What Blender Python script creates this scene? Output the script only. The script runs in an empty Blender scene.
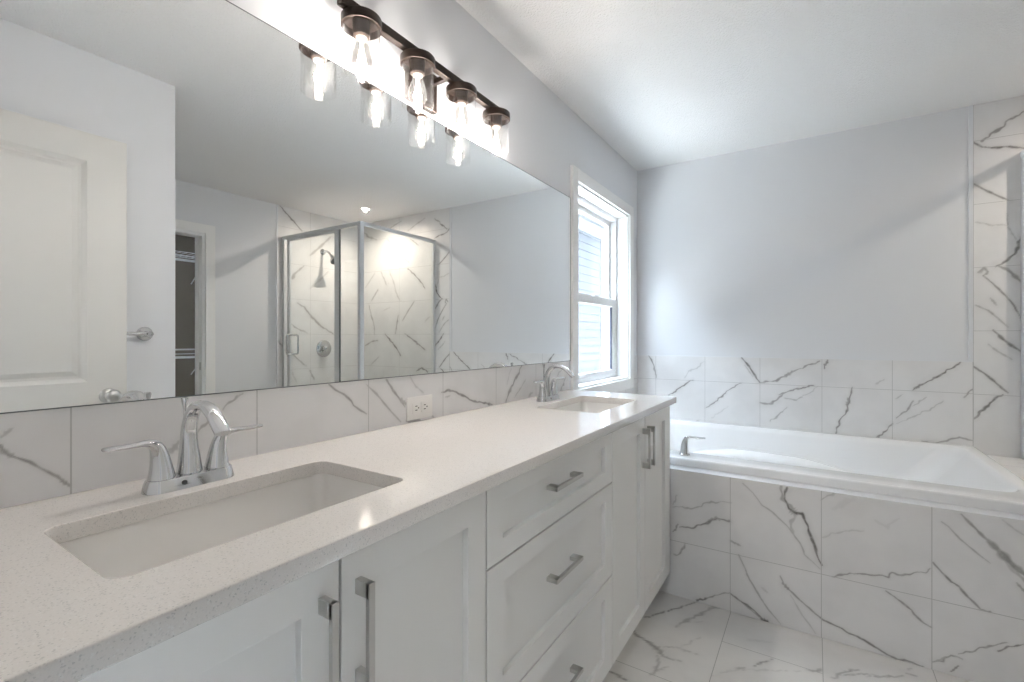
import bpy, bmesh, math, random
import numpy as np
from mathutils import Vector, Matrix

scn = bpy.context.scene
COL = scn.collection

# ------------------------------------------------------------------ camera
cam_d = bpy.data.cameras.new('camera')
cam = bpy.data.objects.new('camera', cam_d)
COL.objects.link(cam)
cam.location = (1.091, 0.0, 1.186)
cam.rotation_euler = (math.radians(90), 0, math.radians(32.8))
cam_d.sensor_width = 36.0
cam_d.lens = 470.0 / 1024.0 * 36.0
cam_d.shift_y = -3.0 / 1024.0
cam_d.clip_start = 0.02
scn.camera = cam

# ------------------------------------------------------------------ world, lamps of the place and an added fill lamp, exposure
world = bpy.data.worlds.new('sky')
scn.world = world
world.use_nodes = True
wb = world.node_tree.nodes['Background']
wb.inputs['Color'].default_value = (0.73, 0.86, 1.0, 1)
wb.inputs['Strength'].default_value = 5.4

scn.view_settings.view_transform = 'Standard'
scn.view_settings.look = 'None'
scn.view_settings.gamma = 1.0
scn.view_settings.use_curve_mapping = False
scn.view_settings.exposure = 2.5

WARM = (1.0, 0.92, 0.85)
BULB_W = 1.35
SHOWER_W = 7.5
HALL_W = 3.0


def add_light(name, kind, loc, energy, color, size=0.05, rot=(0, 0, 0), spot=None):
    d = bpy.data.lights.new(name, kind)
    d.energy = energy
    d.color = color
    if kind == 'AREA':
        d.shape = 'DISK'
        d.size = size
    else:
        d.shadow_soft_size = size
    if kind == 'SPOT' and spot:
        d.spot_size = math.radians(spot)
        d.spot_blend = 1.0
    o = bpy.data.objects.new(name, d)
    o.location = loc
    o.rotation_euler = rot
    COL.objects.link(o)
    return o


CEIL = 2.404
# recessed can in the shower ceiling, and an added fill lamp in the hall behind the doorway
add_light('shower_can_lamp', 'SPOT', (2.484, 2.976, CEIL - 0.016), SHOWER_W, (1.0, 0.86, 0.72), 0.012, (0, 0, 0), 170)
sun = bpy.data.lights.new('sun', 'SUN')
sun.energy = 4.6
sun.angle = math.radians(0.6)
sun.color = (1.0, 0.97, 0.92)
sun_o = bpy.data.objects.new('sun', sun)
sun_o.rotation_euler = (math.radians(6), math.radians(13), 0)    # high sun coming over this house onto the neighbour's wall
COL.objects.link(sun_o)
add_light('hall_fill_light', 'AREA', (1.0, -1.3, CEIL - 0.07), HALL_W, (0.96, 0.98, 1.0), 0.36)  # added fill, brightens the room through the doorway behind the camera

# ------------------------------------------------------------------ materials


def mat(name, color, rough=0.5, metal=0.0, spec=0.5, coat=0.0):
    m = bpy.data.materials.new(name)
    m.use_nodes = True
    b = m.node_tree.nodes['Principled BSDF']
    b.inputs['Base Color'].default_value = (*color, 1)
    b.inputs['Roughness'].default_value = rough
    b.inputs['Metallic'].default_value = metal
    b.inputs['Specular IOR Level'].default_value = spec
    b.inputs['Coat Weight'].default_value = coat
    return m


def nodes_of(m):
    nt = m.node_tree
    return nt, nt.nodes['Principled BSDF']


def add_noise_bump(m, scale, strength, dist=0.002, detail=3.0, coord='Object'):
    nt, b = nodes_of(m)
    tc = nt.nodes.new('ShaderNodeTexCoord')
    n = nt.nodes.new('ShaderNodeTexNoise')
    n.inputs['Scale'].default_value = scale
    n.inputs['Detail'].default_value = detail
    bp = nt.nodes.new('ShaderNodeBump')
    bp.inputs['Strength'].default_value = strength
    bp.inputs['Distance'].default_value = dist
    nt.links.new(tc.outputs[coord], n.inputs['Vector'])
    nt.links.new(n.outputs['Fac'], bp.inputs['Height'])
    nt.links.new(bp.outputs['Normal'], b.inputs['Normal'])
    return m


def add_tone(m, scale, c1, c2, coord='Object'):
    """Slight mottling of the base colour."""
    nt, b = nodes_of(m)
    tc = nt.nodes.new('ShaderNodeTexCoord')
    n = nt.nodes.new('ShaderNodeTexNoise')
    n.inputs['Scale'].default_value = scale
    r = nt.nodes.new('ShaderNodeValToRGB')
    r.color_ramp.elements[0].position = 0.3
    r.color_ramp.elements[0].color = (*c1, 1)
    r.color_ramp.elements[1].position = 0.7
    r.color_ramp.elements[1].color = (*c2, 1)
    nt.links.new(tc.outputs[coord], n.inputs['Vector'])
    nt.links.new(n.outputs['Fac'], r.inputs['Fac'])
    nt.links.new(r.outputs['Color'], b.inputs['Base Color'])
    return m


M = {}
M['wall'] = add_noise_bump(mat('wall paint', (0.775, 0.79, 0.815), 0.6, 0, 0.3), 160, 0.05)
M['ceiling'] = add_noise_bump(mat('ceiling stipple', (0.86, 0.86, 0.86), 0.9, 0, 0.1), 150, 0.9, 0.006, 2)
M['trim'] = mat('white trim paint', (0.90, 0.90, 0.895), 0.35)
M['door'] = mat('white door paint', (0.72, 0.715, 0.69), 0.4)
M['cabinet'] = add_tone(mat('grey cabinet lacquer', (0.62, 0.62, 0.60), 0.42), 3, (0.80, 0.81, 0.805), (0.81, 0.82, 0.815))
M['chrome'] = mat('chrome', (0.66, 0.67, 0.68), 0.07, 1.0)
M['nickel'] = mat('satin nickel', (0.60, 0.60, 0.59), 0.28, 1.0)
M['bronze'] = add_tone(mat('dark bronze', (0.05, 0.036, 0.03), 0.4, 0.6), 30, (0.022, 0.014, 0.011), (0.04, 0.027, 0.021))
M['steel'] = mat('brushed aluminium frame', (0.74, 0.76, 0.77), 0.34, 0.35)
M['porcelain'] = mat('white porcelain', (0.84, 0.83, 0.81), 0.12)
M['acrylic'] = mat('white tub acrylic', (0.86, 0.87, 0.88), 0.16)
M['vinyl'] = mat('white vinyl', (0.86, 0.86, 0.86), 0.3)
M['plate'] = mat('white plastic', (0.86, 0.85, 0.83), 0.3)
M['dark'] = mat('dark slot', (0.02, 0.02, 0.02), 0.6)
M['gasket'] = mat('dark window gasket', (0.10, 0.105, 0.14), 0.5)
M['wire'] = mat('white coated wire', (0.8, 0.8, 0.78), 0.4)
M['edge_trim'] = mat('pale tile edging', (0.78, 0.80, 0.83), 0.3, 0.2)
M['rubber'] = mat('grey seal', (0.16, 0.18, 0.19), 0.5)
M['hall_floor'] = add_tone(mat('hall floor', (0.45, 0.4, 0.34), 0.6), 8, (0.43, 0.38, 0.32), (0.48, 0.43, 0.37))
M['closet_shade'] = add_noise_bump(mat('wall paint with closet shade', (0.22, 0.185, 0.145), 0.7, 0, 0.3), 160, 0.05)  # wall paint darkened and browned, the unlit closet's shade put into the colour
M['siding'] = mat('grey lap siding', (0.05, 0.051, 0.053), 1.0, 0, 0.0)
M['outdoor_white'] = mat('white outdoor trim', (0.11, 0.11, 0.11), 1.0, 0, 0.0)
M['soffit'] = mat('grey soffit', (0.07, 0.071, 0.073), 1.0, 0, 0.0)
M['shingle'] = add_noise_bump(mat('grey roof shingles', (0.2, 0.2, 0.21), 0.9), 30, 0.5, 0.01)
M['ground'] = add_tone(mat('pale outdoor ground', (0.7, 0.7, 0.68), 0.9), 5, (0.66, 0.66, 0.64), (0.74, 0.74, 0.72))

# quartz worktop: off-white with fine grains
m = mat('speckled quartz', (0.78, 0.76, 0.74), 0.12)
nt, b = nodes_of(m)
tc = nt.nodes.new('ShaderNodeTexCoord')
v = nt.nodes.new('ShaderNodeTexVoronoi'); v.inputs['Scale'].default_value = 620
r = nt.nodes.new('ShaderNodeValToRGB')
e = r.color_ramp.elements
e[0].position = 0.0; e[0].color = (0.55, 0.54, 0.53, 1)
e[1].position = 0.07; e[1].color = (0.67, 0.652, 0.63, 1)
x = e.new(0.16); x.color = (0.74, 0.715, 0.69, 1)
x = e.new(0.93); x.color = (0.75, 0.725, 0.70, 1)
x = e.new(0.98); x.color = (0.78, 0.77, 0.75, 1)
sep = nt.nodes.new('ShaderNodeSeparateColor')
nt.links.new(tc.outputs['Object'], v.inputs['Vector'])
nt.links.new(v.outputs['Color'], sep.inputs['Color'])
nt.links.new(sep.outputs['Red'], r.inputs['Fac'])
nt.links.new(r.outputs['Color'], b.inputs['Base Color'])
M['quartz'] = m


def thin_glass(name, tint, ior=1.45, gloss=(1, 1, 1)):
    m = bpy.data.materials.new(name)
    m.use_nodes = True
    nt = m.node_tree
    nt.nodes.remove(nt.nodes['Principled BSDF'])
    out = nt.nodes['Material Output']
    t = nt.nodes.new('ShaderNodeBsdfTransparent'); t.inputs['Color'].default_value = (*tint, 1)
    g = nt.nodes.new('ShaderNodeBsdfGlossy'); g.inputs['Roughness'].default_value = 0.02
    g.inputs['Color'].default_value = (*gloss, 1)
    lw = nt.nodes.new('ShaderNodeLayerWeight'); lw.inputs['Blend'].default_value = 0.5
    pw = nt.nodes.new('ShaderNodeMath'); pw.operation = 'POWER'; pw.inputs[1].default_value = 5.4
    f = nt.nodes.new('ShaderNodeMath'); f.operation = 'MULTIPLY_ADD'
    f0 = ((ior - 1) / (ior + 1)) ** 2
    f.inputs[1].default_value = 1 - f0; f.inputs[2].default_value = f0
    mx = nt.nodes.new('ShaderNodeMixShader')
    nt.links.new(lw.outputs['Facing'], pw.inputs[0])
    nt.links.new(pw.outputs[0], f.inputs[0])
    nt.links.new(f.outputs[0], mx.inputs['Fac'])
    nt.links.new(t.outputs['BSDF'], mx.inputs[1])
    nt.links.new(g.outputs['BSDF'], mx.inputs[2])
    nt.links.new(mx.outputs['Shader'], out.inputs['Surface'])
    return m


M['shade_glass'] = thin_glass('clear shade glass', (0.992, 0.992, 0.99), 1.65)
M['bulb_glass'] = thin_glass('clear bulb glass', (0.995, 0.995, 0.99), 1.6)
nt = M['bulb_glass'].node_tree      # faintly frosted, so the envelope itself glows
old = nt.nodes['Material Output'].inputs['Surface'].links[0].from_socket
tl = nt.nodes.new('ShaderNodeBsdfTranslucent'); tl.inputs['Color'].default_value = (1, 1, 1, 1)
mxx = nt.nodes.new('ShaderNodeMixShader'); mxx.inputs['Fac'].default_value = 0.006
nt.links.new(old, mxx.inputs[1]); nt.links.new(tl.outputs['BSDF'], mxx.inputs[2])
nt.links.new(mxx.outputs['Shader'], nt.nodes['Material Output'].inputs['Surface'])
M['pane'] = thin_glass('window glass', (0.97, 0.98, 0.985), 1.3)
M['shower_glass'] = thin_glass('shower glass', (0.97, 0.985, 0.98), 1.3)


def emit(name, color, strength):
    m = bpy.data.materials.new(name)
    m.use_nodes = True
    nt = m.node_tree
    nt.nodes.remove(nt.nodes['Principled BSDF'])
    e = nt.nodes.new('ShaderNodeEmission')
    e.inputs['Color'].default_value = (*color, 1)
    e.inputs['Strength'].default_value = strength
    nt.links.new(e.outputs['Emission'], nt.nodes['Material Output'].inputs['Surface'])
    return m


M['filament'] = emit('glowing filament', (1.0, 0.88, 0.72), 4)
M['bulb_neck'] = emit('glowing bulb neck', (1.0, 0.88, 0.72), 0.5)
M['can_glow'] = emit('lit lens', (1.0, 0.93, 0.84), 6)
M['fill_glow'] = emit('added fill lamp glow', (1.0, 0.95, 0.88), 3)  # glowing face of the added hall fill lamp

m = bpy.data.materials.new('silvered mirror')
m.use_nodes = True
nt = m.node_tree
nt.nodes.remove(nt.nodes['Principled BSDF'])
g = nt.nodes.new('ShaderNodeBsdfGlossy')
g.inputs['Color'].default_value = (0.95, 0.965, 0.965, 1)
g.inputs['Roughness'].default_value = 0.0
nt.links.new(g.outputs['BSDF'], nt.nodes['Material Output'].inputs['Surface'])
M['mirror'] = m


def tile_material(name, base, grout, bond=0.0, rough=0.36, vein=(0.15, 0.145, 0.14)):
    """Marble-look ceramic: UV is in tile units; the 'vein' attribute carries the veining of each tile."""
    m = mat(name, base, rough)
    nt, b = nodes_of(m)
    L = nt.links.new
    N = nt.nodes.new

    def math_(op, a, bb=None, v=None):
        n = N('ShaderNodeMath'); n.operation = op
        if isinstance(a, (int, float)): n.inputs[0].default_value = a
        else: L(a, n.inputs[0])
        if bb is not None:
            if isinstance(bb, (int, float)): n.inputs[1].default_value = bb
            else: L(bb, n.inputs[1])
        return n.outputs[0]
    uv = N('ShaderNodeUVMap'); uv.uv_map = 'tile'
    s = N('ShaderNodeSeparateXYZ'); L(uv.outputs['UV'], s.inputs[0])
    U, V = s.outputs[0], s.outputs[1]
    if bond:
        col = math_('FLOOR', U)
        V = math_('ADD', V, math_('MULTIPLY', math_('MODULO', math_('ABSOLUTE', col), 2.0), bond))
    fu = math_('ABSOLUTE', math_('SUBTRACT', math_('FRACT', U), 0.5))
    fv = math_('ABSOLUTE', math_('SUBTRACT', math_('FRACT', V), 0.5))
    szn = N('ShaderNodeAttribute'); szn.attribute_name = 'tile_size'   # x,y = tile size in metres, z = half joint
    ss = N('ShaderNodeSeparateXYZ'); L(szn.outputs['Vector'], ss.inputs[0])
    du = math_('MULTIPLY', math_('SUBTRACT', 0.5, fu), ss.outputs[0])
    dv = math_('MULTIPLY', math_('SUBTRACT', 0.5, fv), ss.outputs[1])
    dist = math_('MINIMUM', du, dv)
    joint = math_('LESS_THAN', dist, ss.outputs[2])
    # pale clouds plus the veins
    tc = N('ShaderNodeTexCoord')
    n1 = N('ShaderNodeTexNoise'); n1.inputs['Scale'].default_value = 5.5; n1.inputs['Detail'].default_value = 6
    L(tc.outputs['Object'], n1.inputs['Vector'])
    r1 = N('ShaderNodeValToRGB')
    r1.color_ramp.elements[0].position = 0.34; r1.color_ramp.elements[0].color = (base[0]*0.93, base[1]*0.93, base[2]*0.93, 1)
    r1.color_ramp.elements[1].position = 0.58; r1.color_ramp.elements[1].color = (*base, 1)
    L(n1.outputs['Fac'], r1.inputs['Fac'])
    at = N('ShaderNodeAttribute'); at.attribute_name = 'vein'
    n2 = N('ShaderNodeTexNoise'); n2.inputs['Scale'].default_value = 55; n2.inputs['Detail'].default_value = 4
    L(tc.outputs['Object'], n2.inputs['Vector'])
    r2 = N('ShaderNodeValToRGB')
    r2.color_ramp.elements[0].position = 0.30; r2.color_ramp.elements[0].color = (0.7, 0.7, 0.7, 1)
    r2.color_ramp.elements[1].position = 0.55; r2.color_ramp.elements[1].color = (1, 1, 1, 1)
    L(n2.outputs['Fac'], r2.inputs['Fac'])
    vf = math_('MINIMUM', math_('MULTIPLY', at.outputs['Fac'], r2.outputs['Color']), 1.0)
    mx = N('ShaderNodeMix'); mx.data_type = 'RGBA'
    L(vf, mx.inputs[0]); L(r1.outputs['Color'], mx.inputs[6]); mx.inputs[7].default_value = (*vein, 1)
    mj = N('ShaderNodeMix'); mj.data_type = 'RGBA'
    L(joint, mj.inputs[0]); L(mx.outputs[2], mj.inputs[6]); mj.inputs[7].default_value = (*grout, 1)
    L(mj.outputs[2], b.inputs['Base Color'])
    rg = math_('ADD', math_('MULTIPLY', joint, 0.6), rough)
    L(rg, b.inputs['Roughness'])
    return m


M['tile'] = tile_material('marble wall tile', (0.80, 0.80, 0.805), (0.52, 0.52, 0.52))
M['floor_tile'] = tile_material('marble floor tile', (0.78, 0.775, 0.76), (0.45, 0.45, 0.44), bond=0.5, rough=0.3)

# ------------------------------------------------------------------ object helpers


def finish(o, parent=None, label=None, cat=None, group=None, kind=None):
    if label: o['label'] = label
    if cat: o['category'] = cat
    if group: o['group'] = group
    if kind: o['kind'] = kind
    return o


def thing(name, label, cat, loc=(0, 0, 0), group=None):
    o = bpy.data.objects.new(name, None)
    o.empty_display_size = 0.05
    o.location = loc
    COL.objects.link(o)
    return finish(o, None, label, cat, group)


def root_loc(o):
    v = Vector((0, 0, 0))
    while o is not None:
        v += Vector(o.location)
        o = o.parent
    return v


def link_mesh(name, me, material, parent=None):
    """Links a mesh given in world coordinates; under a parent its vertices become relative to the thing's base."""
    o = bpy.data.objects.new(name, me)
    COL.objects.link(o)
    if parent is not None:
        me.transform(Matrix.Translation(-root_loc(parent)))
        o.parent = parent
    if material is not None:
        for mm in (material if isinstance(material, (list, tuple)) else [material]):
            me.materials.append(mm)
    return o


def obj(name, bm, material, parent=None, smooth=None):
    me = bpy.data.meshes.new(name)
    bmesh.ops.recalc_face_normals(bm, faces=bm.faces)
    bm.to_mesh(me)
    bm.free()
    if smooth is not None:
        me.shade_smooth()
        me.set_sharp_from_angle(angle=math.radians(smooth))
    return link_mesh(name, me, material, parent)


def tag(o, label=None, cat=None, group=None, kind=None):
    return finish(o, None, label, cat, group, kind)


def structure(o):
    o['kind'] = 'structure'
    return o


def add_box(bm, x0, x1, y0, y1, z0, z1, bevel=0.0, seg=2):
    t = bmesh.new()
    bmesh.ops.create_cube(t, size=1.0)
    for vv in t.verts:
        vv.co = Vector((x0 + (vv.co.x + .5) * (x1 - x0), y0 + (vv.co.y + .5) * (y1 - y0), z0 + (vv.co.z + .5) * (z1 - z0)))
    if bevel > 0:
        bmesh.ops.bevel(t, geom=list(t.edges), offset=bevel, segments=seg, affect='EDGES', profile=0.5)
    merge(bm, t)
    return bm


def merge(bm, t):
    vm = {}
    for vv in t.verts:
        vm[vv] = bm.verts.new(vv.co)
    for f in t.faces:
        try:
            bm.faces.new([vm[q] for q in f.verts])
        except ValueError:
            pass
    t.free()


def box(*a, **k):
    return add_box(bmesh.new(), *a, **k)


def add_lathe(bm, prof, center, axis='Z', n=32, cap=True):
    """prof = [(radius, height)...] turned about an axis through center."""
    cx, cy, cz = center
    rings = []
    for (rr, h) in prof:
        ring = []
        for k in range(n):
            a = 2 * math.pi * k / n
            c, s = math.cos(a) * rr, math.sin(a) * rr
            if axis == 'Z': p = (cx + c, cy + s, cz + h)
            elif axis == 'X': p = (cx + h, cy + c, cz + s)
            else: p = (cx + c, cy + h, cz + s)
            ring.append(bm.verts.new(p))
        rings.append(ring)
    for a, b_ in zip(rings[:-1], rings[1:]):
        for k in range(n):
            bm.faces.new((a[k], a[(k + 1) % n], b_[(k + 1) % n], b_[k]))
    if cap:
        if prof[0][0] > 1e-5: bm.faces.new(list(reversed(rings[0])))
        if prof[-1][0] > 1e-5: bm.faces.new(rings[-1])
    bmesh.ops.remove_doubles(bm, verts=[q for rg in rings for q in rg], dist=1e-6)
    return bm


def catmull(pts, n=8):
    P = [np.array(p, float) for p in pts]
    P = [2 * P[0] - P[1]] + P + [2 * P[-1] - P[-2]]
    out = []
    for i in range(1, len(P) - 2):
        p0, p1, p2, p3 = P[i - 1], P[i], P[i + 1], P[i + 2]
        for k in range(n):
            t = k / n
            out.append(0.5 * ((2 * p1) + (-p0 + p2) * t + (2 * p0 - 5 * p1 + 4 * p2 - p3) * t * t + (-p0 + 3 * p1 - 3 * p2 + p3) * t ** 3))
    out.append(P[-2])
    return out


def add_sweep(bm, pts, n=16, side=None):
    """pts rows: x, y, z, half-width, half-height. Elliptical section swept along the path; 'side' fixes the width direction."""
    P = [np.array(p[:3], float) for p in pts]
    rings = []
    prev = None
    for i, p in enumerate(P):
        t = P[min(i + 1, len(P) - 1)] - P[max(i - 1, 0)]
        t = t / (np.linalg.norm(t) + 1e-12)
        if side is not None:
            a = np.array(side, float)
        elif prev is None:
            a = np.array((1.0, 0, 0)) if abs(t[0]) < 0.9 else np.array((0, 1.0, 0))
        else:
            a = prev
        a = a - t * np.dot(a, t)
        a /= np.linalg.norm(a) + 1e-12
        prev = a
        c = np.cross(t, a)
        w, h = pts[i][3], pts[i][4]
        ring = []
        for k in range(n):
            th = 2 * math.pi * k / n
            q = p + a * (w * math.cos(th)) + c * (h * math.sin(th))
            ring.append(bm.verts.new(q))
        rings.append(ring)
    for a, b_ in zip(rings[:-1], rings[1:]):
        for k in range(n):
            bm.faces.new((a[k], a[(k + 1) % n], b_[(k + 1) % n], b_[k]))
    bm.faces.new(list(reversed(rings[0])))
    bm.faces.new(rings[-1])
    return bm


def tube(bm, pts, r, n=10):
    return add_sweep(bm, [(*p, r, r) for p in pts], n)


def rrect(x0, x1, y0, y1, r, seg=6):
    pts = []
    for (cx, cy, a0) in ((x1 - r, y1 - r, 0), (x0 + r, y1 - r, 90), (x0 + r, y0 + r, 180), (x1 - r, y0 + r, 270)):
        for k in range(seg + 1):
            a = math.radians(a0 + 90 * k / seg)
            pts.append((cx + r * math.cos(a), cy + r * math.sin(a)))
    return pts


def loft(bm, loops, cap_last=True, cap_first=False):
    R = [[bm.verts.new(p) for p in lp] for lp in loops]
    n = len(R[0])
    for a, b_ in zip(R[:-1], R[1:]):
        for k in range(n):
            bm.faces.new((a[k], a[(k + 1) % n], b_[(k + 1) % n], b_[k]))
    if cap_last: bm.faces.new(R[-1])
    if cap_first: bm.faces.new(list(reversed(R[0])))
    return R


def flat_with_holes(name, outer, holes, z0, z1, bevel):
    """A slab: outline with holes, between z0 and z1, edges eased."""
    cu = bpy.data.curves.new(name, 'CURVE')
    cu.dimensions = '2D'
    cu.fill_mode = 'BOTH'
    for lp in [outer] + holes:
        sp = cu.splines.new('POLY')
        sp.points.add(len(lp) - 1)
        for q, (px, py) in zip(sp.points, lp):
            q.co = (px, py, 0, 1)
        sp.use_cyclic_u = True
    cu.extrude = (z1 - z0) / 2 - bevel
    cu.bevel_depth = bevel
    cu.bevel_resolution = 2
    cu.offset = -bevel
    o = bpy.data.objects.new(name, cu)
    COL.objects.link(o)
    dg = bpy.context.evaluated_depsgraph_get()
    me = bpy.data.meshes.new_from_object(o.evaluated_get(dg))
    bpy.data.objects.remove(o)
    bpy.data.curves.remove(cu)
    me.transform(Matrix.Translation((0, 0, (z0 + z1) / 2)))
    return me


def copy_tree(o, parent=None):
    c = o.copy()
    COL.objects.link(c)
    c.parent = parent
    for ch in [q for q in bpy.data.objects if q.parent == o]:
        copy_tree(ch, c)
    return c


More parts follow.
